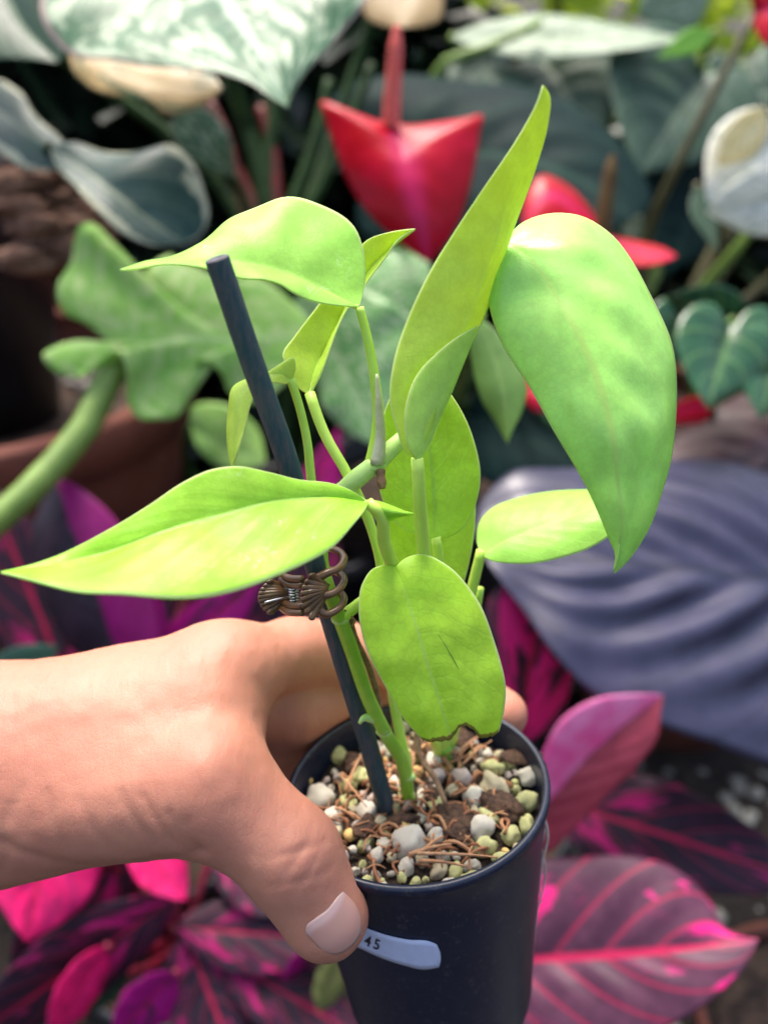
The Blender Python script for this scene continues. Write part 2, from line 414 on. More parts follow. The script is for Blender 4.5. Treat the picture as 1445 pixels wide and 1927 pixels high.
build_pot()

# ------------------------------------------------------------------ potting mix: stones, bark and fibre inside the pot
MIX_H = PH - .0085
def build_mix():
    soil = simple('dark_bark_soil', (.018, .010, .007), (.07, .04, .025), 500, .9, .9, 900, .002)
    root = thing('potting_mix', BOT_C + AX * .006, 'coarse potting mix of pale stones, bark and fibre filling the black pot', 'potting mix')
    ex = pot_pt(0, 0, 1) - BOT_C; ey = pot_pt(math.pi / 2, 0, 1) - BOT_C
    nr, na = 14, 56; V, F = [], []
    for i in range(nr):
        rr = (pot_r(MIX_H) - .0013) * (i / (nr - 1))
        for j in range(na):
            a = 2 * math.pi * j / na; q = ex * math.cos(a) * rr + ey * math.sin(a) * rr
            V.append(BOT_C + AX * (MIX_H - .002 + .002 * mnoise.noise(Vector(q) * 130)) + q)
    for i in range(nr - 1):
        for j in range(na): F.append((i*na + j, i*na + (j+1) % na, (i+1)*na + (j+1) % na, (i+1)*na + j))
    o = len(V)
    for j in range(na):
        a = 2 * math.pi * j / na; V.append(BOT_C + AX * .007 + (ex * math.cos(a) + ey * math.sin(a)) * (pot_r(.007) - .0013))
    for j in range(na): F.append(((nr-1)*na + j, (nr-1)*na + (j+1) % na, o + (j+1) % na, o + j))
    mk('soil', V, F, soil, root)
    sm = [simple('white_pumice', (.92, .86, .74), (.80, .72, .58), 500, .85, .7, 900, .0008),
          simple('cream_pumice', (.80, .72, .50), (.66, .55, .34), 400, .85, .7, 900, .0008),
          simple('algae_pumice', (.66, .66, .20), (.80, .78, .46), 350, .85, .7, 900, .0008),
          simple('tan_pellet', (.62, .40, .12), (.70, .50, .20), 300, .6, .3, 900, .0005),
          simple('pink_grey_pumice', (.64, .50, .45), (.76, .66, .60), 400, .85, .7, 900, .0008)]
    protos = []
    for mi, m in enumerate(sm):
        for q in range(4):
            v, f = pebble_geo('p', mi * 7 + q + 1, 3 if mi != 3 else 2, .06 if mi == 3 else .27)
            me = bpy.data.meshes.new('pumice_stone'); me.from_pydata([tuple(x) for x in v], [], f); me.materials.append(m)
            me.polygons.foreach_set('use_smooth', [True] * len(me.polygons)); protos.append((mi, me))
    r = random.Random(21); placed = []
    rl = Vector(wloc(root))
    def put(q, h, s, mi):
        me = [m for k, m in protos if k == mi][r.randrange(4)]
        o = bpy.data.objects.new('pumice_stone', me); COL.objects.link(o); o.parent = root
        o.location = Vector(BOT_C + AX * (MIX_H + h) + q) - rl; o.scale = (s,) * 3
        o.rotation_euler = (r.uniform(0, 6), r.uniform(0, 6), r.uniform(0, 6)); placed.append((q, s))
    def at(x, y, h):
        b_ = None
        for d in np.arange(.22, .34, .0005):
            v = P(x, y, d) - BOT_C
            if v @ AX < MIX_H + h: return v - AX * (v @ AX)
        return np.zeros(3)
    for x, y, s, mi in [(772, 1588, .0047, 0), (603, 1500, .0037, 0), (626, 1541, .0031, 0), (648, 1352, .0055, 4), (617, 1376, .0034, 1), (604, 1412, .0036, 2), (636, 1420, .0030, 2),
                        (655, 1480, .0024, 2), (690, 1525, .0032, 0), (822, 1460, .0030, 4), (893, 1502, .0033, 0), (920, 1535, .0030, 2), (990, 1506, .0036, 2), (930, 1480, .0044, 1),
                        (960, 1570, .0030, 2), (912, 1592, .0034, 2), (905, 1560, .0036, 0), (820, 1572, .0028, 0), (724, 1590, .0026, 0), (765, 1630, .0026, 0), (708, 1610, .0026, 0),
                        (925, 1446, .0034, 2), (994, 1462, .0030, 0), (870, 1466, .0036, 4), (968, 1402, .0028, 2), (945, 1376, .0030, 2), (914, 1418, .0026, 0), (740, 1520, .0022, 2), (742, 1474, .0024, 0),
                        (725, 1415, .0026, 0), (576, 1468, .0021, 3), (658, 1570, .0020, 3), (650, 1390, .0024, 3), (574, 1520, .0028, 1), (598, 1552, .0024, 2), (735, 1345, .0034, 1), (760, 1365, .0030, 0), (730, 1318, .0024, 3), (752, 1310, .0024, 1)]:
        put(at(x, y, .001), .0006, s, mi)
    for i in range(2600):
        if len(placed) > 190: break
        a = r.uniform(0, 6.283); rr = (pot_r(MIX_H) - .0035) * math.sqrt(r.random()); q = ex * math.cos(a) * rr + ey * math.sin(a) * rr
        s = r.choice((.0012, .0016, .0020, .0024, .0028, .0032))
        if any(np.linalg.norm(q - p) < (s + t) * .86 for p, t in placed): continue
        put(q, r.uniform(-.0012, .0008), s, r.choices(range(5), (5, 3, 4, 1.2, 3))[0])
    bark = simple('dark_bark', (.035, .016, .010), (.11, .055, .03), 500, .85, .9, 700, .0015)
    for x, y, s, k in [(862, 1545, .0058, .5), (985, 1430, .0046, .55), (940, 1520, .0050, .6), (690, 1560, .0036, .5), (760, 1545, .0034, .5), (665, 1440, .0034, .5), (800, 1400, .004, .5), (870, 1395, .004, .5), (820, 1505, .0034, .5)]:
        v, f = pebble_geo('b', int(x), 3, .42); v = np.array(v); v[:, 2] *= k; v[:, 0] *= 1.25
        a = r.uniform(0, 3); c, s_ = math.cos(a), math.sin(a); v = np.stack((v[:, 0]*c - v[:, 1]*s_, v[:, 0]*s_ + v[:, 1]*c, v[:, 2]), 1) * s
        mk('bark_chip', v + BOT_C + AX * (MIX_H + .0015) + at(x, y, .001), f, bark, root)
    fib = [simple('coir_fibre', (.24, .09, .04), (.36, .16, .08), 500, .8), simple('pale_fibre', (.40, .19, .09), (.50, .28, .15), 500, .8)]
    for i in range(170):
        a = r.uniform(0, 6.283); rr = (pot_r(MIX_H) - .008) * math.sqrt(r.random()); q = ex * math.cos(a) * rr + ey * math.sin(a) * rr
        b = r.uniform(0, 6.283); ln = r.uniform(.003, .009); dv = (ex * math.cos(b) + ey * math.sin(b)) * ln
        sd = (ex * -math.sin(b) + ey * math.cos(b)) * r.uniform(-.3, .3) * ln
        hh = r.uniform(.0005, .003)
        p0 = BOT_C + AX * (MIX_H + hh * .3) + q - dv * .5; p1 = BOT_C + AX * (MIX_H + hh + .001) + q + sd; p2 = BOT_C + AX * (MIX_H + r.uniform(0, .003)) + q + dv * .5
        for p in (p0, p1, p2):
            v = p - BOT_C; h = v @ AX; rad = v - AX * h; l = np.linalg.norm(rad)
            if l > .031: p -= rad * (1 - .031 / l)
        tube('coir_fibre', [p0, p1, p2], [r.uniform(.00015, .0006)] * 2, fib[i % 2], root, n=7, seg=5)
    for (x0, y0), (x1, y1), w in [((785, 1612), (965, 1618), .0005), ((790, 1622), (880, 1632), .0006), ((800, 1600), (835, 1575), .0007), ((860, 1420), (905, 1385), .0006), ((870, 1440), (925, 1395), .0004), ((770, 1610), (850, 1590), .0007), ((650, 1490), (680, 1420), .0006), ((640, 1460), (690, 1520), .0004)]:
        a, b_ = BOT_C + AX * (MIX_H + .004) + at(x0, y0, .004), P(x1, y1, .2505) if x1 == 965 else BOT_C + AX * (MIX_H + .005) + at(x1, y1, .005)
        if x1 == 965: a = P(785, 1606, .2475); b_ = P(965, 1617, .254)
        tube('coir_fibre', [a, (a + b_) / 2 + AX * .0006, b_], [w, w * .4], fib[1], root, n=8, seg=6)
    dry = simple('dry_root_strand', (.45, .32, .26), (.6, .48, .42), 300, .8)
    for pts, w in [([(1022, 1535), (1030, 1570), (1020, 1620), (1012, 1690)], .0005), ([(1024, 1560), (1014, 1630), (1018, 1700)], .0004), ([(1020, 1600), (1026, 1640), (1010, 1720), (1006, 1780)], .0003)]:
        tube('dry_root', [P(x, y, .272 + (y - 1535) * .00004) for x, y in pts], [w, w * .8, w * .3], dry, root, n=16, seg=6)
build_mix()

# ------------------------------------------------------------------ stake
def stake_path(n=40): return spline([P(728, 1522, .2745), P(690, 1390, .263), P(640, 1225, .248), P(592, 1060, .2345), P(545, 880, .2225), P(478, 690, .2115), P(409, 487, .201)], n)
def build_stake():
    b = NB('weathered_stake_paint'); o = b.obj()
    mp = b.n('ShaderNodeMapping', Vector=o, Scale=(900, 900, 160)).outputs[0]
    wear = b.step(b.noise(mp, 1.0, 6, .7), .40, .62); big = b.noise(o, 60, 3)
    c = b.mix(wear, b.mix(big, (.008, .038, .052), (.014, .062, .072)), (.058, .066, .075))
    p = b.prin(Base_Color=c, Roughness=.62, Normal=b.bump(b.noise(mp, 1.5, 5), .35, .0004))
    m = b.done(p.outputs[0])
    path = stake_path(); ext = np.vstack((path[:1] - AX * .02, path))
    rr = [.0025] * 3
    v, f = tube_geo(ext, rr, 20, cap=False); v = list(v); n = len(ext)
    tan = ext[-1] - ext[-2]; tan /= np.linalg.norm(tan)
    ring = [v[(n-1)*20 + j] for j in range(20)]; c0 = np.mean(ring, 0)
    i0 = len(v); v += [c0 + (q - c0) * .9 + tan * .00018 for q in ring]; v.append(c0 + tan * .0001)
    for j in range(20):
        f.append(((n-1)*20 + j, (n-1)*20 + (j+1) % 20, i0 + (j+1) % 20, i0 + j)); f.append((i0 + j, i0 + (j+1) % 20, i0 + 20))
    root = thing('plant_stake', ext[0], 'dark blue-green round plant stake leaning left out of the pot', 'stake')
    mk('rod', v[:n*20], f[:(n-1)*20], m, root)
    em = simple('cut_stake_end', (.10, .095, .11), (.05, .05, .06), 900, .8, .5, 1500)
    mk('cut_end', v[(n-1)*20:], [tuple(k - (n-1)*20 for k in q) for q in f[(n-1)*20:]], em, root, smooth=False)
build_stake()

# ------------------------------------------------------------------ the lime plant
def build_plant():
    base = P(768, 1503, .276)
    pl = thing('lime_climbing_plant', base, 'lime green climbing plant with pointed leaves growing in the held black pot', 'plant')
    low = [P(772, 1530, .281), P(767, 1490, .2755), P(757, 1435, .268), P(724, 1378, .258), P(692, 1312, .252), P(663, 1228, .2455), P(640, 1165, .240), P(618, 1110, .2365), P(604, 1050, .236), P(612, 985, .235), P(648, 917, .2325)]
    tube('stem', low, [.0019, .0018, .0018, .0018, .0018, .0017, .0019], M['stem'], pl, n=70, seg=14)
    tube('stem', [P(641, 927, .2328), P(672, 900, .232), P(703, 876, .2318)], [.0020, .0023, .0021], M['node'], pl, n=16, seg=14)
    tube('stem', [P(699, 884, .2325), P(735, 846, .2328), P(782, 806, .2345)], [.0022, .0020, .0018], M['node'], pl, n=16, seg=14)
    for x, y, d, r in [(722, 1377, .2578, .0021), (640, 1166, .2398, .0022), (705, 874, .232, .0028), (768, 1462, .2712, .0021)]:
        v, f = pebble_geo('n', int(x), 3, .06)
        mk('node', np.array(v) * np.array((r, r, r * .8)) + P(x, y, d), f, M['node'], pl)
    tube('node_sheath', [P(722, 1374, .2572), P(700, 1352, .2545), P(683, 1352, .253), P(676, 1362, .2525)], [.0017, .0012, .0012, .0004], M['node'], pl, n=14)
    tube('node_sheath', [P(710, 872, .2302), P(716, 820, .2285), P(713, 760, .2265), P(709, 704, .2248)], [.0017, .0012, .0009, .0003], M['sheath'], pl, n=20)
    tube('root_stub', [P(716, 884, .2305), P(717, 902, .2302), P(719, 920, .230)], [.0012, .0010, .0012, .0008], M['stub'], pl, n=10)
    tube('aerial_root', [P(655, 1150, .2405), P(668, 1200, .247), P(692, 1250, .253), P(712, 1320, .262), P(716, 1360, .270)], [.0009, .0008, .0008, .0007], M['root'], pl, n=30)
    tube('aerial_root', [P(672, 1140, .241), P(690, 1190, .252), P(705, 1240, .258), P(742, 1330, .268), P(735, 1380, .274)], [.0005, .0004, .0003], M['root'], pl, n=30)
    tube('aerial_root', [P(785, 1360, .272), P(790, 1420, .272), P(822, 1472, .269), P(838, 1512, .267)], [.0008, .0009, .0007], M['root'], pl, n=24)
    tube('aerial_root', [P(648, 1148, .239), P(660, 1158, .2395), P(668, 1172, .240), P(660, 1178, .240)], [.0003, .0002], M['root'], pl, n=14, seg=6)
    PT = lambda pts, r, m='petiole': tube('petiole', [P(*q) for q in pts], r, M[m], pl, n=36, seg=12)
    PT([(676, 578, .2245), (692, 640, .2262), (706, 720, .2285), (712, 800, .231), (702, 872, .2325)], [.0010, .0011, .0013, .0020])
    PT([(583, 740, .2375), (610, 815, .236), (655, 895, .2345), (690, 970, .2375), (712, 1040, .241), (722, 1120, .246), (735, 1280, .262), (770, 1465, .2735)], [.0013, .0012, .0012, .0013, .0015], 'petiole_pale')
    PT([(547, 714, .2277), (562, 760, .229), (578, 830, .231), (586, 905, .233), (598, 980, .2345), (607, 1010, .2348)], [.0010, .0010, .0011, .0012])
    PT([(692, 946, .2176), (712, 962, .2185), (722, 1015, .2245), (742, 1075, .2375), (765, 1180, .248), (800, 1330, .272), (830, 1430, .292)], [.0013, .0017, .0014, .0014, .0016], 'petiole_pale')
    PT([(785, 862, .2222), (789, 930, .226), (797, 1040, .2365), (808, 1150, .247), (822, 1300, .272), (834, 1430, .292)], [.0014, .0016, .0017, .0017, .0018], 'petiole_pale')
    PT([(953, 458, .2225), (925, 540, .2285), (880, 640, .2325), (825, 740, .2345), (780, 808, .2345)], [.0012, .0012, .0015])
    PT([(906, 1036, .262), (890, 1100, .2645), (868, 1200, .272), (842, 1430, .294)], [.0014, .0015, .0016], 'petiole_pale')
    PT([(744, 1068, .2325), (715, 1105, .2382), (678, 1134, .2405), (640, 1165, .2398)], [.0012, .0012, .0016])
    PT([(820, 1010, .2455), (826, 1060, .249), (832, 1200, .262), (836, 1430, .2925)], [.0012, .0013, .0016], 'petiole_pale')
    PT([(795, 1215, .2565), (815, 1320, .275), (838, 1430, .294)], [.0013, .0015], 'petiole')
    tube('cut_petiole', [P(903, 1106, .267), P(898, 1140, .269), P(880, 1240, .277), P(846, 1430, .295)], [.0011, .0013], M['petiole_pale'], pl, n=20)
    tube('stem', [P(836, 1470, .288), P(838, 1440, .2905), P(838, 1405, .288)], [.003, .0028, .002], M['stem'], pl, n=12)
    K = dict(nu=64, nh=16, ribmat=M['rib'])
    leaf('leaf', pl, M['lime1'], [(675, 578, .2245), (640, 563, .2235), (600, 544, .222), (525, 511, .2195), (445, 493, .2165), (330, 489, .2135), (226, 508, .211)],
         [(684, 545), (687, 505), (682, 465), (665, 428), (632, 398), (590, 380), (540, 374), (490, 385), (440, 410), (395, 445), (355, 472), (325, 485), (275, 494)],
         [(655, 577), (625, 574), (585, 567), (555, 553), (525, 535), (500, 528), (455, 524), (420, 518), (385, 505), (350, 499), (300, 499), (255, 507)],
         dl=.010, dr=-.0065, bulge=.03, wav=.02, veins=.003, ripple=.0006, rfreq=130, **{**K, 'ribr': .0006})
    leaf('leaf', pl, M['lime2'], [(583, 742, .2378), (592, 700, .2405), (622, 640, .244), (652, 572, .2465), (700, 500, .248), (740, 462, .248), (781, 431, .247)],
         [(560, 728), (548, 700), (532, 668), (552, 636), (590, 585), (625, 540), (660, 490), (690, 452), (735, 437)], [(600, 712), (612, 680), (632, 628), (648, 588), (680, 545), (705, 512), (728, 480), (748, 452)],
         dl=-.004, dr=-.003, bulge=.05, wav=.04, wfreq=3, veins=.004, ripple=.0006, rfreq=120, **K)
    leaf('leaf', pl, M['lime2'], [(547, 716, .2277), (530, 706, .2265), (500, 708, .2258), (470, 722, .225), (452, 750, .2235), (446, 800, .222), (438, 880, .2215)],
         [(556, 690), (552, 673), (530, 688), (508, 704), (470, 712), (440, 728), (431, 770), (428, 820), (432, 858)], [(540, 722), (520, 720), (500, 722), (482, 740), (471, 765), (462, 805), (448, 850)],
         dl=.004, dr=-.004, bulge=.06, **{**K, 'ribr': .0004})
    leaf('leaf', pl, M['lime4'], [(694, 945, .2172), (600, 936, .2135), (520, 943, .2105), (450, 960, .208), (350, 986, .2045), (240, 1027, .201), (150, 1051, .1985), (2, 1077, .195)],
         [(665, 926), (625, 911), (565, 904), (505, 889), (445, 878), (400, 884), (345, 908), (285, 948), (205, 998), (110, 1046), (50, 1066)],
         [(686, 960), (662, 990), (625, 1030), (582, 1057), (520, 1086), (450, 1109), (380, 1122), (310, 1127), (230, 1121), (150, 1114), (75, 1097), (30, 1084)],
         dl=.0005, dr=-.015, bulge=.05, wav=.025, wfreq=3, veins=.008, nvn=8, ripple=.0008, rfreq=100, **{**K, 'ribr': .0006})
    leaf('basal_lobe', pl, M['lime4'], [(690, 945, .2174), (725, 960, .2178), (778, 967, .2188)], [(705, 943), (735, 952), (760, 962)], [(700, 968), (722, 985), (745, 974)], dl=.002, dr=.003, nu=14, nh=4)
    leaf('leaf', pl, M['lime2'], [(786, 866, .222), (812, 790, .2215), (842, 710, .221), (868, 640, .220), (895, 560, .2185), (925, 470, .2155), (962, 360, .211), (995, 265, .206), (1022, 160, .2005)],
         [(764, 852), (745, 805), (733, 750), (738, 690), (762, 612), (798, 530), (848, 446), (900, 368), (942, 308), (985, 242), (1012, 190)],
         [(803, 838), (820, 795), (845, 738), (875, 672), (905, 602), (935, 522), (960, 442), (982, 388), (1006, 318), (1030, 232), (1034, 185)],
         dl=-.003, dr=.0045, bulge=.05, wav=.02, veins=.004, ripple=.0007, rfreq=110, **{**K, 'ribmat': None})
    leaf('folded_margin', pl, M['lime2c'], [(787, 867, .2222), (804, 838, .2226), (821, 795, .2228), (846, 738, .2228), (875, 674, .2222), (900, 612, .2208)], [(770, 846), (761, 800), (766, 752), (785, 705), (818, 668), (864, 632)], [(808, 838, .2240), (824, 797, .2245), (848, 741, .2243), (872, 682, .2232)], dl=-.0055, nu=36, nh=12, bulge=.04)
    leaf('leaf', pl, M['lime6'], [(953, 458, .2225), (985, 478, .2205), (1020, 515, .218), (1062, 585, .2145), (1100, 662, .2125), (1130, 745, .2115), (1150, 830, .2115), (1164, 920, .213), (1168, 1000, .2155), (1155, 1078, .219)],
         [(935, 480), (922, 512), (919, 560), (943, 642), (998, 732), (1048, 820), (1090, 892), (1120, 950), (1146, 1012), (1159, 1048)],
         [(962, 440), (985, 418), (1038, 402), (1090, 408), (1140, 438), (1190, 490), (1230, 570), (1260, 650), (1274, 742), (1266, 832), (1246, 918), (1222, 990), (1192, 1040)],
         dl=.006, dr=.016, bulge=.09, wav=.02, wfreq=4, veins=.014, nvn=6, k=.42, ripple=.0014, rfreq=100, **{**K, 'ribr': .0005})
    leaf('leaf', pl, M['lime1'], [(904, 1041, .2618), (960, 1015, .261), (1040, 985, .2605), (1120, 955, .2595), (1246, 921, .257)],
         [(897, 1012), (903, 982), (925, 957), (965, 940), (1030, 926), (1105, 922), (1170, 924), (1215, 925)], [(922, 1054), (960, 1060), (1005, 1060), (1060, 1048), (1112, 1030), (1155, 1003), (1205, 960), (1230, 938)],
         dl=.014, dr=-.006, bulge=.08, veins=.005, ripple=.0006, rfreq=120, **{**K, 'ribr': .0005})
    def tipn(s): return 1 - (.085 * math.exp(-((s - .28) / .2) ** 2) if s > 0 else .0) - .03 * abs(mnoise.noise(Vector((s * 5.3, 1.7, 0)))) - .012 * mnoise.noise(Vector((s * 19, 4.2, 0)))
    leaf('leaf', pl, M['lime8'], [(744, 1068, .2322), (760, 1110, .231), (778, 1165, .2302), (802, 1245, .230), (828, 1325, .2315), (850, 1395, .234)],
         [(725, 1064), (702, 1070), (682, 1098), (675, 1148), (690, 1222), (724, 1290), (760, 1352), (798, 1395)], [(765, 1050), (792, 1043), (840, 1064), (888, 1114), (920, 1180), (940, 1242), (951, 1300), (946, 1345), (936, 1384)],
         dl=-.002, dr=.005, bulge=.07, wav=.015, wfreq=4, veins=.004, ripple=.0008, rfreq=120, opentip=True, tipfn=tipn, **{**K, 'nu': 90, 'ribmat': None})
    g8, n8 = LAST
    sp_ = [g8[int(90 * t), 16 + j] + n8[int(90 * t), 16 + j] * .00022 for t, j in ((.47, 4), (.57, 5), (.68, 6))]
    tube('scar', sp_, [.00004, .00015, .00009, .00012, .00003], simple('dark_leaf_scar', (.12, .24, .03), (.2, .34, .05), 500, .7), pl, n=24, seg=6)
    leaf('leaf', pl, M['lime8b'], [(820, 1014, .2455), (816, 930, .244), (808, 840, .242), (800, 760, .240), (795, 680, .238)],
         [(790, 1008), (745, 985), (716, 930), (712, 870), (716, 800), (735, 745), (765, 705)], [(850, 1008), (878, 985), (898, 935), (903, 890), (893, 835), (872, 782), (842, 735), (815, 702)],
         dl=-.003, dr=.004, bulge=.05, veins=.004, ripple=.0006, rfreq=120, **{**K, 'ribr': .0005})
    leaf('leaf', pl, M['lime8b'], [(795, 1218, .2565), (802, 1120, .2565), (808, 1020, .2555), (810, 900, .254), (806, 820, .253)],
         [(755, 1190), (722, 1130), (708, 1060), (716, 985), (740, 910), (775, 850)], [(835, 1185), (868, 1110), (884, 1050), (893, 985), (892, 930), (860, 860)], dl=-.002, dr=.003, bulge=.05, veins=.004, **{**K, 'ribr': .0005})
build_plant()

# ------------------------------------------------------------------ the brown claw clip
def build_clip():
    m = simple('brown_clip_plastic', (.10, .046, .02), (.135, .066, .03), 200, .28, .04, 500, .0004, spec=.6)
    sil = simple('spring_steel', (.62, .62, .64), None, rough=.22, metallic=1.0)
    root = thing('claw_clip', P(585, 1140, .234), 'small brown shell-shaped claw clip fastening the stem to the stake', 'clip')
    def shell(ax, ay, ad, cx, pts_y, ed, n=8, name='wing', sgn=1):
        # fan of ridges from an apex to a scalloped edge
        apex = P(ax, ay, ad); K, Rr = n * 6 + 1, 12; V, F = [], []
        up = P(ax, ay - 10, ad) - P(ax, ay + 10, ad); up /= np.linalg.norm(up)
        fw = apex - np.array((0, 0, ZC)); fw /= np.linalg.norm(fw)
        for i in range(K):
            u = i / (K - 1); y = pts_y[0] + (pts_y[1] - pts_y[0]) * u
            e = P(cx + 22 * sgn * (2*u - 1) ** 2, y, ed); e = e + (e - apex) * .06 * (abs(math.sin(math.pi * n * u)) - .5)
            for j in range(Rr):
                t = .12 + .88 * j / (Rr - 1)
                rid = .00045 * abs(math.sin(math.pi * n * u)) * t
                q = apex * (1 - t) + e * t - fw * (.0022 * math.sin(math.pi * t) * math.sin(math.pi * u) + rid)
                if j > 9: q = q - fw * .0004 * abs(math.sin(math.pi * n * u))
                V.append(q)
        for i in range(K - 1):
            for j in range(Rr - 1): F.append((i*Rr + j, i*Rr + j + 1, (i+1)*Rr + j + 1, (i+1)*Rr + j))
        o = mk(name, V, F, m, root); s = o.modifiers.new('thickness', 'SOLIDIFY'); s.thickness = .0009; s.offset = 0
        b = o.modifiers.new('round', 'SUBSURF'); b.levels = 1; b.render_levels = 1
        return o
    shell(624, 1106, .2312, 566, (1076, 1170), .2268, 8)
    shell(560, 1112, .2375, 487, (1090, 1158), .2345, 9, sgn=1)
    for y0, yc, d in [(1090, 1052, .2300), (1108, 1092, .2305), (1132, 1128, .231)]:
        pts = [P(592, y0 + 2, .2292), P(612, yc + 28, .2290), P(636, yc + 18, .2305), P(647, yc, .234), P(634, yc - 16, .239), P(612, yc - 18, .2425), P(596, yc - 6, .2425), P(585, yc + 10, .2415)]
        tube('prong', pts, [.0011, .0009, .0009, .0009, .0008, .0006], m, root, n=40, seg=12)
    for y, d in [(1086, .2335), (1098, .2345), (1137, .2345), (1150, .2335)]:
        tube('hinge_bar', [P(570, y + 3, .2285), P(545, y + 2, d - .002), P(528, y - 8, d + .002)], [.0008, .0009, .0007], m, root, n=14, seg=10)
    c0, c1 = P(552, 1100, .2325), P(554, 1134, .2335); axx = (c1 - c0); ln = np.linalg.norm(axx); axx /= ln
    ea = np.cross(axx, (0, 1, 0)); ea /= np.linalg.norm(ea); eb = np.cross(axx, ea); turns = 6.5
    pts = [c0 + axx * ln * t + .00105 * (ea * math.cos(turns * 6.283 * t) + eb * math.sin(turns * 6.283 * t)) for t in np.linspace(0, 1, 150)]
    v, f = tube_geo(pts, [.00026], 7); sp = mk('spring', v, f, sil, root)
    v, f = tube_geo(spline([P(548, 1123, .2318), P(525, 1127, .230), P(498, 1134, .2285)], 8), [.00024], 8); mk('spring_leg', v, f, sil, sp)
    tube('hinge_pin', [P(551, 1094, .2325), P(555, 1142, .2337)], [.0006], m, root, n=6, seg=10)
build_clip()

# ------------------------------------------------------------------ the hand (one smooth surface from blended bones)
def build_hand():
    def ring(ang, z, rf, gap=.0):                              # point round the pot at a fist-like grip
        h = (z - BOT_C[2]) / AX[2]; return pot_pt(math.radians(ang), h, pot_r(min(h, PH)) + rf + gap)
    zr = RIM_C[2]
    B = []                                                     # (a, b, ra, rb, blend)
    def bone(a, b, ra, rb, k=.007): B.append((np.array(a), np.array(b), ra, rb, k))
    W0, W1 = P(-560, 1470, .285), P(-80, 1452, .268)
    bone(W0 + (0, 0, .008), P(-60, 1425, .270), .030, .0215); bone(W0 - (0, 0, .008), P(-60, 1500, .264), .030, .0195)
    mcp_i = P(425, 1262, .270)
    bone(P(-70, 1425, .270), mcp_i, .0188, .0106, .016)
    bone(P(10, 1518, .256), P(395, 1484, .246), .0184, .0146, .012)           # thumb metacarpal with the thenar muscle
    bone(P(-40, 1475, .266), P(392, 1372, .261), .0225, .0130, .012); bone(P(-40, 1440, .262), P(360, 1318, .263), .0190, .0125, .014)          # web of the thumb
    bone(P(-60, 1450, .285), P(300, 1360, .292), .021, .014, .012)            # rest of the palm, behind
    ip, tip = P(548, 1612, .2425), P(616, 1733, .2425)
    for q, r in ((ip, .0117), (tip, .0088)): pass
    bone(P(395, 1484, .246), ip, .0146, .0119, .006)
    bone(ip, tip, .0116, .0090, .004)
    bone(P(560, 1640, .2425), P(606, 1712, .2432), .0108, .0102, .004)
    specs = [(mcp_i, (136, zr + .0245, .0096), (95, zr + .006, .0083), (52, zr - .006, .0075), .0106),
             (P(370, 1330, .287), (140, zr + .0045, .0094), (92, zr - .009, .0084), (46, zr - .022, .0076), .0112),
             (P(340, 1400, .296), (142, zr - .014, .0090), (96, zr - .031, .0080), (54, zr - .041, .0072), .0108),
             (P(300, 1460, .300), (146, zr - .038, .0076), (108, zr - .048, .0070), (72, zr - .057, .0063), .0098)]
    for mcp, p1, p2, p3, r0 in specs:
        a, b, c = (ring(q[0], q[1], q[2], .0003) for q in (p1, p2, p3))
        mids = ring((p1[0] + p2[0]) / 2, (p1[1] + p2[1]) / 2, p1[2], .0012); mide = ring((p2[0] + p3[0]) / 2, (p2[1] + p3[1]) / 2, p2[2], .0008)
        bone(mcp, a, r0, p1[2], .006); bone(a, mids, p1[2] * 1.03, p1[2], .003); bone(mids, b, p1[2], p2[2], .003); bone(b, mide, p2[2], p2[2], .003); bone(mide, c, p2[2], p3[2], .003)
    bone(mcp_i, P(370, 1330, .287), .0105, .0105, .010); bone(P(370, 1330, .287), P(340, 1400, .296), .0105, .0100, .010); bone(P(340, 1400, .296), P(300, 1460, .300), .010, .0095, .010)
    bone(P(-60, 1470, .288), P(290, 1440, .298), .020, .0115, .010)
    vox = .0009
    pts = np.array([q for a, b, *_ in B for q in (a, b)]); lo = pts.min(0) - .034; hi = pts.max(0) + .02
    lo[0] = -.30
    n = np.ceil((hi - lo) / vox).astype(int)
    xs = [lo[i] + vox * np.arange(n[i]) for i in range(3)]
    def sdf(X):
        D = np.full(X.shape[:-1], .05, np.float32)
        for a, b, ra, rb, k in B:
            ab = b - a; L = ab @ ab
            t = np.clip(((X - a) @ ab) / L, 0, 1)
            d = np.linalg.norm(X - a - t[..., None] * ab, axis=-1) - (ra + (rb - ra) * t)
            h = np.clip(k - np.abs(D - d), 0, None) / k
            D = np.minimum(D, d) - h * h * k * .25
        return D
    D = np.zeros(n, np.float32)
    for i in range(n[0]):
        Y, Z = np.meshgrid(xs[1], xs[2], indexing='ij'); X = np.stack((np.full_like(Y, xs[0][i]), Y, Z), -1); D[i] = sdf(X)
    # surface nets
    inside = D < 0; c = inside[:-1, :-1, :-1].astype(np.int8)
    acc = np.zeros(c.shape, np.int8)
    for dx in (0, 1):
        for dy in (0, 1):
            for dz in (0, 1): acc += inside[dx:n[0]-1+dx, dy:n[1]-1+dy, dz:n[2]-1+dz]
    act = np.argwhere((acc > 0) & (acc < 8)); idx = np.full(acc.shape, -1, np.int32); idx[tuple(act.T)] = np.arange(len(act))
    ps = np.zeros((len(act), 3)); cn = np.zeros(len(act))
    cor = [(x, y, z) for x in (0, 1) for y in (0, 1) for z in (0, 1)]
    vals = {q: D[tuple((act + q).T)] for q in cor}
    for q in cor:
        for ax in range(3):
            if q[ax] == 0:
                q2 = tuple(v + (1 if i == ax else 0) for i, v in enumerate(q)); a, b = vals[q], vals[q2]; m = (a < 0) != (b < 0)
                t = np.where(m, a / np.where(m, a - b, 1), 0)
                off = np.tile(np.array(q, float), (len(act), 1)); off[:, ax] += t
                ps[m] += off[m]; cn[m] += 1
    V = lo + (act + ps / cn[:, None]) * vox
    F = []
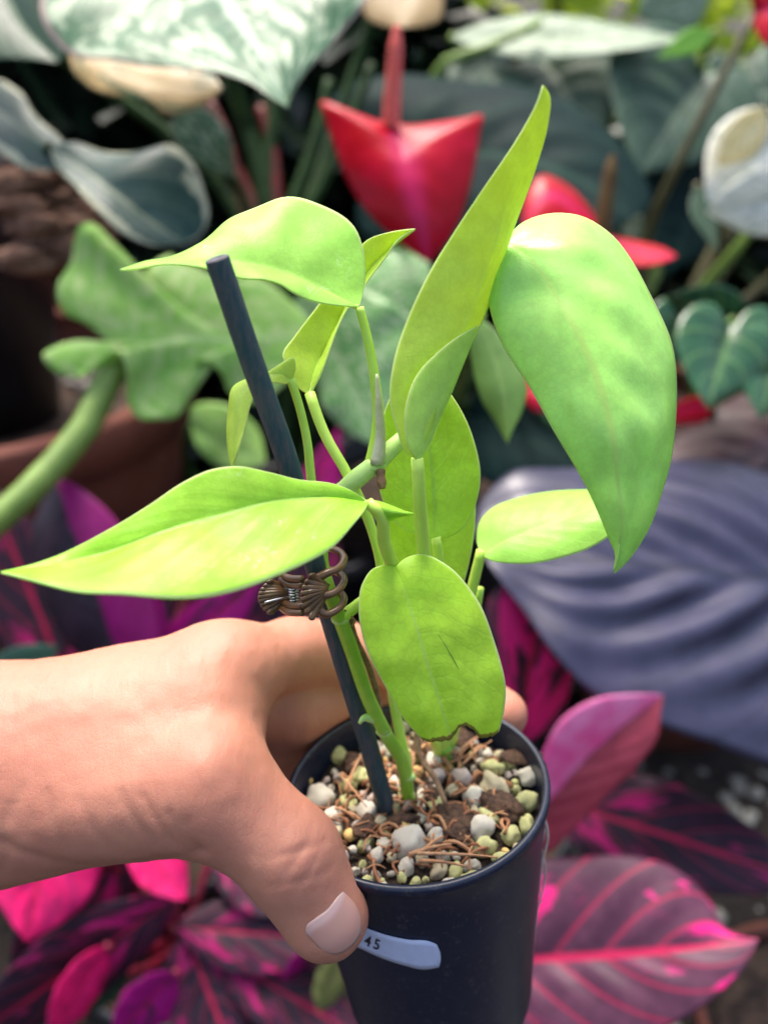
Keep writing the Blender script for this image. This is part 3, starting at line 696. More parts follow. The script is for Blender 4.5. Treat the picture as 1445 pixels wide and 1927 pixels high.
    for ax in range(3):
        u, v = [(1, 2), (2, 0), (0, 1)][ax]
        s0 = [slice(0, n[i] - 1) for i in range(3)]; s1 = list(s0); s1[ax] = slice(1, n[ax])
        s0 = tuple(s0); s1 = tuple(s1)
        ch = np.argwhere(inside[s0] != inside[s1])
        ch = ch[(ch[:, u] > 0) & (ch[:, v] > 0)]
        fl = inside[tuple(ch.T)]
        e = np.eye(3, dtype=int)
        q = [idx[tuple((ch - e[u] * i - e[v] * j).T)] for i, j in ((1, 1), (0, 1), (0, 0), (1, 0))]
        q = np.stack(q, 1); q[~fl] = q[~fl][:, ::-1]
        F.append(q[(q >= 0).all(1)])
    F = np.concatenate(F)
    # gradient normals, then fine relief: knuckle creases on the thumb, tendons, web folds
    eps = .0006; Nn = np.stack([sdf(V + np.eye(3)[i] * eps) - sdf(V - np.eye(3)[i] * eps) for i in range(3)], -1)
    Nn /= np.linalg.norm(Nn, axis=1)[:, None] + 1e-9
    ax_t = tip - ip; ax_t /= np.linalg.norm(ax_t)
    rel = V - ip; al = rel @ ax_t; side = np.linalg.norm(rel - al[:, None] * ax_t, axis=1)
    view = np.array((0, 0, ZC)) - V; view /= np.linalg.norm(view, axis=1)[:, None]
    dors = np.clip((Nn * view).sum(1) * 1.4, 0, 1)
    lat = rel @ np.cross(ax_t, view.mean(0))
    dz = np.zeros(len(V)); near = (side < .02) & (al > -.012) & (al < .016)
    for p, w, dp in ((-.0042, .0007, .00035), (-.0014, .0008, .0005), (.0012, .0007, .0004), (.0042, .0008, .00028), (-.0075, .0008, .0002)):
        wob = .0012 * np.sin(lat * 420 + p * 900) + .7 * lat * .2
        dz -= near * dp * np.exp(-((al - p - wob) / w) ** 2) * dors * np.clip(1.2 - np.abs(lat) / .008, 0, 1)
    for i in range(len(V)):
        q = Vector(V[i])
        dz[i] += .0007 * mnoise.noise(q * 55) + .00018 * mnoise.noise(q * 260)
    # skin folds: along the thenar edge, at the thumb root and across the wrist
    rel0 = V - np.array((0, 0, ZC)); dd = rel0[:, 1] * CP - rel0[:, 2] * SP
    px = np.stack((722.5 + rel0[:, 0] / dd * FPX, 963.5 - (rel0[:, 1] * SP + rel0[:, 2] * CP) / dd * FPX), 1)
    face = np.clip((Nn * view).sum(1) * 4, 0, 1)
    for pl_, w, dp in [([(2, 1585), (60, 1610), (130, 1628), (200, 1634), (290, 1624), (378, 1604)], 9, .0006), ([(270, 1500), (300, 1550), (335, 1588), (380, 1606)], 8, .0004), ([(318, 1530), (345, 1575), (378, 1600)], 7, .0004),
                       ([(352, 1545), (366, 1580), (384, 1602)], 7, .0003), ([(226, 1490), (250, 1540), (290, 1585)], 8, .0004), ([(18, 1515), (8, 1560), (12, 1600), (2, 1640)], 10, .0004), ([(40, 1480), (30, 1530), (34, 1580)], 9, .0002), ([(150, 1500), (170, 1550), (215, 1600)], 9, .0003), ([(90, 1490), (100, 1545), (130, 1600)], 9, .0003)]:
        c_ = spline(pl_, 60); m_ = (px[:, 0] > c_[:, 0].min() - 40) & (px[:, 0] < c_[:, 0].max() + 40) & (px[:, 1] > c_[:, 1].min() - 40) & (px[:, 1] < c_[:, 1].max() + 40) & (face > 0)
        ii = np.where(m_)[0]
        ds = np.min(np.linalg.norm(px[ii][:, None, :] - c_[None], axis=2), axis=1); dz[ii] -= dp * np.exp(-(ds / w) ** 2) * face[ii]
    # pressed against the pot: flatten whatever would enter it
    V = V + Nn * dz[:, None]
    v = V - BOT_C; h = v @ AX; rad = v - AX * h[:, None]; l = np.linalg.norm(rad, axis=1)
    need = np.where((h > -.002) & (h < PH + .0006), R_BOT + (R_TOP - R_BOT) * h / PH + .0009 * (h > PH - .004) + .0002, 0)
    m = (l < need) & (l > .02); V[m] += rad[m] / l[m][:, None] * (need - l)[m][:, None]
    b = NB('skin'); o = b.obj()
    big = b.noise(o, 28, 4); fine = b.noise(o, 420, 3)
    colr = b.mix(b.step(big, .3, .7), (.47, .19, .125), (.53, .235, .155))
    colr = b.mix(b.math('MULTIPLY', b.step(fine, .45, .8), .25), colr, (.52, .22, .17))
    vo = b.n('ShaderNodeTexVoronoi', _feature='DISTANCE_TO_EDGE', Scale=1.0)
    b.t.links.new(b.n('ShaderNodeMapping', Vector=o, Scale=(900, 900, 500)).outputs[0], vo.inputs['Vector'])
    wr = b.noise(b.n('ShaderNodeMapping', Vector=o, Rotation=(0, .5, 0), Scale=(420, 160, 90)).outputs[0], 1.0, 4, .6)
    hgt = b.math('ADD', b.math('MULTIPLY', b.step(vo.outputs[0], 0, .12), .18), b.math('MULTIPLY', wr, 1.8))
    p = b.prin(Base_Color=colr, Roughness=b.math('MULTIPLY_ADD', fine, .15, .42), Normal=b.bump(hgt, .34, .0005))
    p.inputs['Subsurface Weight'].default_value = .55; p.inputs['Subsurface Radius'].default_value = (1.0, .38, .22); p.inputs['Subsurface Scale'].default_value = .004
    p.inputs['Specular IOR Level'].default_value = .4
    skin = b.done(p.outputs[0])
    hand = thing('hand', (V[:, 0].min(), float(np.mean([W0[1]])), float(V[:, 2].min())), 'bare left hand reaching in from the left, thumb and fingers gripping the black pot', 'hand')
    so = mk('skin', V, F, skin, hand)
    sm = so.modifiers.new('smooth', 'SMOOTH'); sm.factor = .5; sm.iterations = 2
    # thumbnail laid on the thumb
    def hit(x, y, lift):
        d = .215
        for _ in range(60):
            s = float(sdf(P(x, y, d)[None])[0]) - lift
            d += s * .8
            if abs(s) < 1e-5: break
        return P(x, y, d)
    cut = spline([(577, 1757), (576, 1743), (592, 1729), (616, 1711), (633, 1690), (645, 1678)], 20)     # cuticle side
    end = spline([(604, 1787), (634, 1795), (662, 1780), (678, 1756), (679, 1728), (666, 1698)], 20)     # free edge
    nm_b = NB('fingernail'); uv = nm_b.n('ShaderNodeUVMap').outputs[0]; tt = nm_b.n('ShaderNodeSeparateXYZ', Vector=uv).outputs[0]
    cc = nm_b.mix(nm_b.step(tt, .12, .32), (.62, .38, .34), (.60, .30, .24))
    cc = nm_b.mix(nm_b.step(tt, .9, .97), cc, (.62, .36, .30))
    np_ = nm_b.prin(Base_Color=cc, Roughness=.32); np_.inputs['Subsurface Weight'].default_value = .3; np_.inputs['Subsurface Scale'].default_value = .002
    nm = nm_b.done(np_.outputs[0])
    nu, nv_ = 16, 20; Vn, Fn, U = [], [], []
    for i in range(nu):
        t = i / (nu - 1)
        for j in range(nv_):
            q = cut[j] * (1 - t) + end[j] * t; e = abs(2 * j / (nv_ - 1) - 1)
            x, y = q
            Vn.append(hit(x, y, .00042 * (1 - e ** 4) * min(1, t * 5) * min(1, (1 - t) * 4 + .35) - .00028)); U.append((t, j / (nv_ - 1)))
    for i in range(nu - 1):
        for j in range(nv_ - 1): Fn.append((i*nv_ + j, i*nv_ + j + 1, (i+1)*nv_ + j + 1, (i+1)*nv_ + j))
    no = mk('thumbnail', Vn, Fn, nm, hand, uvs=U); s2 = no.modifiers.new('thickness', 'SOLIDIFY'); s2.thickness = .0003; s2.offset = 0
build_hand()

# ================================================================== background plants
def petiole(pl, mat, pts, r, name='petiole'):
    return tube(name, pts, r, mat, pl, n=20, seg=8)
def clay(name, a, b_): return simple(name, a, b_, 25, .75, .25, 120, .002)
M['terracotta'] = clay('terracotta', (.24, .07, .04), (.17, .048, .03))
M['black_pot'] = simple('dark_plastic', (.008, .009, .014), (.014, .015, .02), 20, .4)
M['soil'] = simple('bed_soil', (.02, .012, .008), (.09, .055, .035), 70, .9, .9, 160, .006)
def bg_pot(name, cx, cy, r, h, mat, label, z0=0.0, rim=.012, fill=.03):
    root = thing(name, (cx, cy, z0), label, 'pot')
    rb = r * .72
    prof = [(0, .003), (rb, 0), (r * .95, h - rim * 2.2), (r * .955, h - rim * 2), (r, h - rim * 2), (r * 1.005, h - .004), (r * .99, h), (r * .93, h), (r * .915, h - .005), (r * .9, h - fill), (0, h - fill - .001)]
    v, f = lathe(prof[:9], 56, (cx, cy, z0)); mk('wall', v, f, mat, root)
    v, f = lathe([(r * .925, h - fill), (r * .5, h - fill + .008), (.001, h - fill + .012)], 40, (cx, cy, z0)); mk('soil', v, f, M['soil'], root)
    return root
gr = dict(nu=40, nh=10)

# --- mottled white and green plant, top left
M['mottle'] = leaf_mat('white_green_mottled_leaf', (.035, .125, .055), (.055, .17, .08), spec=.25, rib=(.42, .52, .40), pattern='mottle', alt=(.44, .54, .38), pscale=5, thr=(.47, .60), seed=2.0, trans=.25, rough=.34, vein=.1, ribw=.07, edge=(.55, .42, .36))
M['mottle_dark'] = leaf_mat('dark_cream_edged_leaf', (.02, .055, .03), (.03, .075, .04), spec=.25, rib=(.2, .28, .17), pattern='margin', alt=(.45, .46, .30), thr=(1.12, 1.22), trans=.2)
M['tan'] = leaf_mat('cream_tan_leaf', (.40, .27, .11), (.46, .33, .15), rib=(.5, .4, .22), trans=.35, tcol=(.7, .5, .2))
M['tan_part'] = leaf_mat('half_cream_leaf', (.56, .42, .19), (.50, .36, .16), rib=(.6, .5, .3), pattern='splash', alt=(.05, .12, .04), thr=(.52, .56), pscale=3, seed=4, trans=.3)
M['green_pet'] = simple('shaded_green_petiole', (.012, .034, .008), (.024, .06, .014), 60, .6, spec=.2)  # green darkened to make the gaps look shaded: shade in the colour
M['red_pet'] = simple('red_petiole', (.16, .012, .010), (.10, .02, .014), 60, .6)  # red darkened the same way, gap shade in the colour
def plant_a():
    cr = P(520, 560, .80); gx, gy = cr[0], cr[1]
    bg_pot('plant_pot', gx, gy, .11, .20, M['black_pot'], 'black pot of the mottled plant, hidden behind the lobed leaf')
    pl = thing('mottled_plant', (gx, gy, .17), 'plant with a large white and green mottled leaf at the top left', 'plant')
    tube('stem', [(gx, gy, .165), (gx + .01, gy, .3), cr], [.012, .010], M['green_pet'], pl)
    leaf('leaf', pl, M['mottle'], [(330, -130, .60), (400, -40, .555), (450, 40, .52), (495, 110, .495), (541, 203, .475)],
         [(250, -140), (150, -90), (80, -10), (82, 45), (105, 76), (150, 107), (240, 119), (330, 126), (415, 139), (470, 157), (510, 184)], [(420, -150), (560, -120), (680, -40), (690, 0), (655, 45), (615, 95), (575, 138), (553, 172)],
         dl=-.01, dr=.03, bulge=.06, veins=.012, nvn=8, wav=.02, nu=60, nh=16)
    petiole(pl, M['green_pet'], [P(330, -130, .60), P(380, 0, .72), P(470, 250, .80), cr], [.004, .006])
    leaf('leaf', pl, M['mottle_dark'], [(-60, -120, .64), (0, -40, .62), (40, 40, .60), (110, 118, .58)], [(-150, -60), (-120, 60), (-40, 110), (40, 112)], [(20, -100), (75, -40), (95, 20), (130, 85)], dl=-.01, dr=-.01, **gr)
    petiole(pl, M['green_pet'], [P(-60, -120, .64), P(60, 60, .76), P(400, 330, .82), cr], [.004, .006])
    leaf('leaf', pl, M['tan_part'], [(130, 80, .66), (210, 130, .64), (300, 160, .63), (418, 168, .62)], [(170, 90), (260, 105), (350, 120), (400, 140)], [(140, 135), (190, 175), (260, 185), (320, 215), (385, 195)], dl=.01, dr=-.005, wav=.05, **gr)
    petiole(pl, M['red_pet'], [P(130, 80, .66), P(260, 120, .76), P(420, 280, .82), cr], [.004, .006])
    leaf('leaf', pl, M['tan'], [(760, -110, .74), (765, -40, .72), (770, 0, .71), (760, 52, .70)], [(700, -60), (680, 0), (690, 35), (725, 50)], [(820, -60), (835, 0), (825, 40), (795, 50)], dl=0, dr=0, **gr)
    petiole(pl, M['green_pet'], [P(760, -110, .74), P(700, 40, .82), P(600, 330, .83), cr], [.004, .006])
    leaf('leaf', pl, M['mottle'], [(440, 330, .78), (400, 290, .76), (370, 240, .75), (340, 200, .74)], [(420, 330), (370, 310), (325, 260), (325, 220)], [(440, 300), (425, 240), (390, 205), (365, 200)], **gr)
    petiole(pl, M['green_pet'], [P(440, 330, .78), P(480, 430, .80), cr], [.003, .005])
    for a, b_, m, r in [((430, 150), (500, 380), 'green_pet', .009), ((395, 190), (450, 350), 'red_pet', .006), ((490, 200), (520, 380), 'red_pet', .007), ((505, 130), (505, 300), 'green_pet', .008), ((620, 150), (540, 420), 'green_pet', .007), ((700, 120), (560, 440), 'green_pet', .006)]:
        tube('petiole', [P(a[0], a[1], .80), P((a[0] + b_[0]) / 2 + 8, (a[1] + b_[1]) / 2, .80), P(b_[0], b_[1], .80), cr], [r * .6, r * .8, r], M[m], pl)
plant_a()

# --- cream-edged rubbery leaf over the black pot, in the terracotta planter at the left
M['rubber'] = leaf_mat('blue_green_cream_edged_leaf', (.020, .060, .052), (.030, .08, .068), rib=(.20, .26, .16), pattern='margin', alt=(.46, .48, .33), thr=(.82, .92), trans=.10, rough=.42, vein=.25, nv=5, spec=.3)
M['bark'] = simple('brown_bark', (.14, .06, .035), (.30, .17, .11), 60, .85, .9, 160, .006)
def plant_b():
    c = G(-60, 760, .30); cx, cy = c[0], c[1]
    bg_pot('terracotta_planter', cx, cy, .19, .33, M['terracotta'], 'wide reddish terracotta planter at the left edge, holding the black pot', rim=.02, fill=.06)
    bx, by = P(-30, 560, .80)[0], cy + .02
    bg_pot('black_grow_pot', bx - .03, by, .088, .20, M['black_pot'], 'black plastic pot standing in the terracotta planter', z0=.285, rim=.006, fill=.012)
    pl = thing('cream_edged_plant', (bx - .03, by, .47), 'rubbery blue-green leaf with cream edge beside the bark, left', 'plant')
    tube('stem', [(bx - .03, by, .475), (bx - .02, by, .53), P(-50, 240, .72)], [.008, .006], M['green_pet'], pl)
    leaf('leaf', pl, M['rubber'], [(95, 275, .60), (150, 315, .59), (210, 362, .58), (280, 415, .575), (345, 458, .57)],
         [(140, 268), (190, 285), (255, 288), (325, 274), (366, 312), (386, 365), (393, 410), (380, 440)], [(110, 315), (150, 360), (190, 402), (235, 440), (290, 462)], dl=.012, dr=-.012, bulge=.08, veins=.01, nvn=5, **gr)
    leaf('leaf', pl, M['rubber'], [(-60, 170, .66), (0, 210, .64), (60, 255, .62), (140, 300, .61)], [(-20, 150), (40, 175), (65, 215), (115, 262)], [(-60, 230), (0, 285), (55, 318), (105, 320)], dl=.01, dr=-.01, **gr)
    for a in [(95, 275, .60), (-60, 170, .66)]: petiole(pl, M['green_pet'], [P(*a), P(a[0] - 60, a[1] + 10, .68), P(-50, 240, .72)], [.003, .004])
    bark = thing('bark_chunks', (bx + .02, by - .03, .475), 'heap of brown bark chunks on the black pot under the cream-edged leaf', 'bark')
    r = random.Random(5)
    for i in range(70):
        x, y = r.uniform(20, 190), r.uniform(300, 500)
        if x > 150 and y < 380: continue
        d = .70 + (x - 100) * .0002 + r.uniform(-.02, .02); v, f = pebble_geo('k', i, 2, .45); s = r.uniform(.008, .016)
        v = np.array(v) * s * np.array((1.3, .8, .7)); mk('bark_chunk', v + P(x, y, d), f, M['bark'], bark)
    r = random.Random(9)
    st = simple('pale_pebble', (.42, .40, .38), (.25, .22, .20), 80, .8, .5, 200)
    for i in range(46):
        x, y = r.uniform(60, 260), r.uniform(640, 735); p = G(x, y, .285); v, f = pebble_geo('k', i + 30, 2, .25); mk('pebble', np.array(v) * r.uniform(.004, .009) + p, f, st, bpy.data.objects['terracotta_planter'])
plant_b()

# --- lobed pale green leaf
M['lobed'] = leaf_mat('lobed_pale_green_leaf', (.22, .52, .08), (.32, .60, .12), rib=(.45, .66, .28), spec=.25, pattern='mottle', alt=(.50, .68, .26), pscale=7, thr=(.44, .60), seed=5, trans=.35, tcol=(.3, .55, .08), rough=.4, vein=.2)
M['lobed2'] = leaf_mat('lobed_white_splashed_leaf', (.12, .36, .10), (.2, .46, .15), rib=(.45, .6, .35), pattern='mottle', alt=(.62, .74, .5), pscale=9, thr=(.48, .62), seed=8, trans=.3, rough=.36, vein=.15)
M['lobed_pet'] = simple('olive_petiole', (.14, .24, .04), (.20, .32, .06), 60, .42)
def plant_c():
    base = G(-330, 1500, 0); gx, gy = -.52, .50
    bg_pot('plant_pot', gx, gy, .10, .16, M['black_pot'], 'black pot beyond the left edge holding the lobed plant')
    cr = np.array((gx, gy, .15))
    pl = thing('lobed_plant', cr, 'plant with jagged lobed pale green leaves and thick olive stalk', 'plant')
    leaf('leaf', pl, M['lobed'], [(236, 655, .60), (300, 645, .60), (380, 640, .605), (450, 640, .61), (520, 636, .62), (600, 625, .63)],
         [(205, 640), (165, 612), (118, 585), (112, 545), (126, 500), (140, 452), (158, 430), (185, 450), (214, 482), (238, 520), (272, 528), (290, 500), (325, 472), (352, 490), (395, 520), (430, 500), (470, 512), (540, 560)],
         [(205, 650), (160, 640), (110, 650), (82, 668), (100, 698), (140, 705), (185, 680), (222, 668), (238, 700), (242, 750), (258, 785), (300, 795), (335, 788), (345, 750), (352, 708), (382, 682), (412, 700), (440, 745), (480, 760), (540, 720)],
         dl=.02, dr=-.02, bulge=.03, wav=.06, wfreq=6, nu=110, nh=14)
    petiole(pl, M['lobed_pet'], [P(236, 655, .60), P(215, 690, .60), P(170, 790, .59), P(90, 890, .575), P(0, 975, .56), P(-160, 1090, .55), cr], [.0085, .0085, .009, .011])
    cr = P(520, 1010, .80); cr[2] = .16
    bg_pot('plant_pot', cr[0], cr[1], .09, .17, M['black_pot'], 'black pot of the white-splashed lobed plant, behind the stake')
    pl = thing('splashed_lobed_plant', cr - (0, 0, .01), 'pale green leaves with white splashes seen between the stake and the stem', 'plant')
    leaf('leaf', pl, M['lobed2'], [(560, 560, .70), (620, 650, .69), (670, 740, .68), (705, 838, .67)], [(540, 620), (590, 700), (610, 770), (655, 815)], [(620, 540), (720, 560), (790, 620), (770, 720), (735, 800)], dl=.01, dr=-.01, wav=.04, **gr)
    leaf('leaf', pl, M['lobed2'], [(620, 590, .71), (680, 560, .71), (740, 530, .70), (800, 480, .70)], [(620, 540), (680, 500), (740, 470), (780, 460)], [(650, 640), (720, 640), (800, 590), (815, 530)], dl=.02, dr=-.01, wav=.04, **gr)
    leaf('leaf', pl, M['lobed'], [(360, 800, .74), (400, 830, .73), (440, 850, .73), (500, 870, .72)], [(360, 770), (420, 760), (480, 800)], [(370, 840), (420, 880), (470, 885)], **gr)
    for a in [(560, 560, .70), (620, 590, .71), (360, 800, .74)]:
        petiole(pl, M['green_pet'], [P(*a), P(a[0] - 10, a[1] + 60, .79), cr], [.003, .005])
plant_c()

# --- red anthuriums
def spathe_mat():
    b = NB('red_spathe'); o = b.obj(); uv = b.n('ShaderNodeUVMap').outputs[0]
    sx = b.n('ShaderNodeSeparateXYZ', Vector=uv); a = b.math('ABSOLUTE', b.math('MULTIPLY_ADD', sx.outputs[1], 2, -1))
    c = b.mix(b.step(b.noise(o, 40), .3, .7), (.46, .004, .014), (.56, .008, .035))
    c = b.mix(b.math('MULTIPLY', b.step(a, .0, .3, 1, 0), .55), c, (.72, .035, .20))  # pink highlight along the middle, painted into the colour
    p = b.prin(Base_Color=c, Roughness=.30, Normal=b.bump(b.noise(o, 90, 3), .3, .002)); p.inputs['Specular IOR Level'].default_value = .22
    tr = b.n('ShaderNodeBsdfTranslucent', Color=(.8, .02, .06, 1))
    return b.done(b.n('ShaderNodeMixShader', i0=.2, i1=p.outputs[0], i2=tr.outputs[0]).outputs[0])
M['spathe'] = spathe_mat()
M['spadix'] = simple('pink_red_spadix', (.92, .16, .14), (.95, .23, .2), 300, .7, .8, 700, .002, spec=.08)
M['spadix_old'] = simple('olive_brown_spadix', (.12, .07, .03), (.17, .11, .045), 200, .7, .8, 700, .002, spec=.1)
M['anth'] = leaf_mat('dark_blue_green_leaf', (.005, .017, .019), (.008, .024, .022), rib=(.02, .055, .04), trans=.04, rough=.55, vein=.3, nv=6, spec=.04)
M['anth2'] = leaf_mat('glossy_green_leaf', (.02, .085, .03), (.03, .12, .045), rib=(.14, .28, .08), trans=.15, rough=.26, vein=.7, nv=5, ribw=.09, spec=.6)
M['greygreen'] = leaf_mat('grey_green_leaf', (.04, .085, .055), (.06, .11, .072), rib=(.16, .22, .14), trans=.12, rough=.45, spec=.3, vein=.5, nv=7)
M['palegreen'] = leaf_mat('pale_white_green_leaf', (.26, .36, .24), (.36, .45, .33), rib=(.4, .5, .3), pattern='mottle', alt=(.08, .18, .08), thr=(.50, .62), trans=.3, spec=.25)
def spadix(pl, a, b_, r, m):
    pts = spline([a, (a + b_) / 2, b_], 46); rr = r * np.interp(np.linspace(0, 1, 46), [0, .1, .8, 1], [.85, 1, .8, .35]) * (1 + .07 * np.cos(np.arange(46) * math.pi))
    v, f = tube_geo(pts, rr, 14); return mk('spadix', v, f, m, pl)
def plant_d():
    cr = P(860, 760, .86); gx, gy = cr[0], cr[1]
    bg_pot('plant_pot', gx, gy, .12, .24, M['black_pot'], 'black pot of the red anthurium, behind the lime leaves')
    pl = thing('red_anthurium', (gx, gy, .21), 'anthurium with glossy red heart-shaped flower and upright pink spadix', 'plant')
    tube('stem', [(gx, gy, .2), (gx, gy, .26), cr], [.014, .012], M['green_pet'], pl)
    leaf('spathe', pl, M['spathe'], [(738, 232, .62), (752, 275, .608), (768, 330, .60), (785, 400, .60), (806, 492, .61)],
         [(700, 225), (655, 208), (604, 192), (612, 225), (625, 265), (645, 320), (668, 365), (700, 408), (740, 445), (780, 478)],
         [(775, 236), (830, 230), (880, 222), (905, 216), (902, 255), (893, 310), (880, 365), (862, 415), (840, 455), (820, 480)], dl=.010, dr=.012, bulge=.05, nu=60, nh=14, veins=.004, nvn=6, thick=.0008)
    spadix(pl, P(735, 240, .615), P(747, 48, .60), .0054, M['spadix'])
    petiole(pl, M['lobed_pet'], [P(738, 236, .622), P(745, 330, .66), P(765, 520, .74), cr], [.0028, .0035, .005], 'flower_stalk')
    leaf('spathe', pl, M['spathe'], [(1130, 430, .72), (1080, 390, .71), (1040, 365, .705), (985, 425, .70)], [(1110, 395), (1060, 345), (1020, 330), (990, 360)], [(1110, 440), (1060, 450), (1010, 445)], dl=.01, dr=-.01, **gr)
    leaf('spathe', pl, M['spathe'], [(1130, 440, .72), (1180, 465, .715), (1225, 480, .71), (1272, 482, .71)], [(1150, 445), (1200, 455), (1245, 466)], [(1140, 480), (1190, 500), (1240, 496)], dl=.01, dr=-.01, **gr)
    spadix(pl, P(1132, 440, .718), P(1152, 292, .71), .0058, M['spadix_old'])
    petiole(pl, M['green_pet'], [P(1130, 440, .722), P(1090, 560, .78), P(950, 740, .85), cr], [.003, .005], 'flower_stalk')
    leaf('spathe', pl, M['spathe'], [(1340, 770, .70), (1310, 765, .70), (1285, 770, .70), (1250, 795, .70)], [(1330, 750), (1300, 748), (1265, 765)], [(1330, 790), (1290, 800)], **gr)
    leaf('spathe', pl, M['spathe'], [(1000, 700, .72), (1005, 730, .715), (1012, 750, .71), (1020, 775, .71)], [(985, 720), (990, 755), (1005, 772)], [(1025, 710), (1040, 740), (1035, 765)], **gr)
    for a in [(1340, 770, .70), (1000, 700, .72)]: petiole(pl, M['green_pet'], [P(*a), P(a[0] - 30, a[1] + 60, .78), cr], [.003, .004], 'flower_stalk')
    leaf('leaf', pl, M['anth'], [(690, 330, .84), (790, 300, .82), (920, 290, .80), (1050, 320, .78), (1190, 410, .76)], [(600, 250), (640, 170), (740, 140), (860, 150), (990, 165), (1090, 205), (1180, 285), (1225, 370)], [(680, 440), (780, 480), (900, 500), (1040, 480), (1130, 445)], dl=.05, dr=-.03, bulge=.06, veins=.02, nvn=6, nu=60, nh=14)
    petiole(pl, M['green_pet'], [P(690, 330, .84), P(730, 450, .88), P(800, 620, .88), cr], [.004, .006])
    leaf('leaf', pl, M['anth'], [(880, 780, .84), (930, 800, .80), (1000, 830, .77), (1090, 880, .75)], [(890, 740), (970, 750), (1060, 810)], [(850, 830), (900, 900), (1000, 920)], dl=.02, dr=-.02, **gr)
    leaf('leaf', pl, M['anth2'], [(1010, 640, .80), (1080, 700, .78), (1130, 770, .77), (1180, 850, .76)], [(1080, 620), (1180, 680), (1220, 790)], [(980, 700), (1020, 790), (1100, 850)], **gr)
    leaf('leaf', pl, M['anth'], [(600, 700, .90), (560, 640, .88), (520, 560, .87), (480, 470, .86)], [(540, 700), (460, 620), (440, 530)], [(640, 640), (620, 560), (550, 480)], **gr)
    for a in [(880, 780, .84), (1010, 640, .80), (600, 700, .90)]: petiole(pl, M['green_pet'], [P(*a), P((a[0] + 860) / 2, a[1] + 10, .86), cr], [.003, .005])
    # drooping young leaf, pale green, half hidden by the lime leaves
    yl = leaf_mat('young_green_leaf', (.13, .27, .06), (.17, .33, .07), rib=(.3, .45, .14), trans=.35, tcol=(.35, .55, .06))
    leaf('leaf', pl, yl, [(905, 600, .40), (925, 660, .395), (945, 730, .39), (955, 835, .39)], [(885, 620), (888, 680), (905, 750), (935, 800)], [(930, 620), (970, 680), (992, 730), (980, 780), (962, 815)], dl=.01, dr=-.004, **gr)
    petiole(pl, M['lobed_pet'], [P(905, 600, .40), P(900, 580, .46), P(880, 640, .62), P(865, 740, .82), cr], [.002, .003, .004])
    leaf('leaf', pl, M['lobed2'], [(760, 520, .72), (765, 470, .72), (755, 440, .715), (748, 405, .71)], [(735, 500), (732, 450)], [(790, 500), (780, 440)], **gr)
    petiole(pl, M['lobed_pet'], [P(760, 520, .72), P(790, 620, .78), cr], [.003, .004])
plant_d()

# --- grey-green large-leaved plant, right of centre behind
def plant_e():
    cr = P(1190, 600, 1.05); gx, gy = cr[0], cr[1]
    bg_pot('plant_pot', gx, gy, .13, .22, M['terracotta'], 'terracotta pot behind the red anthurium, hidden by leaves')
    pl = thing('grey_green_plant', (gx, gy, .19), 'large grey-green leaves with pale veins behind the red anthurium', 'plant')
    tube('stem', [(gx, gy, .18), (gx, gy, .3), cr], [.016, .014], M['green_pet'], pl)
    sp = [(M['greygreen'], (1010, 100, .98), (1120, 260, .92), 140, 150, 'round'), (M['greygreen'], (1330, 130, .98), (1200, 330, .90), 130, 170, 'heart'),
          (M['palegreen'], (850, 70, .97), (1300, 75, .90), 45, 38, 'lance'), (M['greygreen'], (880, 80, 1.02), (930, 170, .98), 60, 70, 'oval'),
          (M['palegreen'], (1330, -20, 1.0), (1200, 30, .95), 60, 60, 'oval'), (M['anth'], (1330, 330, .98), (1250, 520, .92), 90, 110, 'heart'), (M['greygreen'], (1180, 380, 1.0), (1160, 560, .95), 90, 90, 'heart'),
          (M['greygreen'], (1400, 120, 1.02), (1440, 330, .98), 110, 100, 'heart')]
    for m, b_, t, wl, wr, s in sp:
        sleaf('leaf', pl, m, b_, t, wl, wr, s, dl=.015, dr=-.015, veins=.015, nvn=6, **gr)
        petiole(pl, M['lobed_pet'], [P(*b_), P((b_[0] * 2 + 1190) / 3, b_[1] + 90, 1.06), cr], [.004, .007])
    brt = leaf_mat('bright_young_leaf', (.16, .42, .03), (.2, .5, .04), trans=.4, rib=(.3, .55, .1))
    sleaf('leaf', pl, brt, (1340, 60, .9), (1235, 110, .88), 22, 24, 'lance', **gr); petiole(pl, M['lobed_pet'], [P(1340, 60, .9), P(1300, 200, 1.02), cr], [.003, .006])
    tube('petiole', [P(1015, 42, .93), P(920, 88, .92), P(830, 122, .93), P(900, 360, 1.0), cr], [.004, .006, .007], M['lobed_pet'], pl)
plant_e()

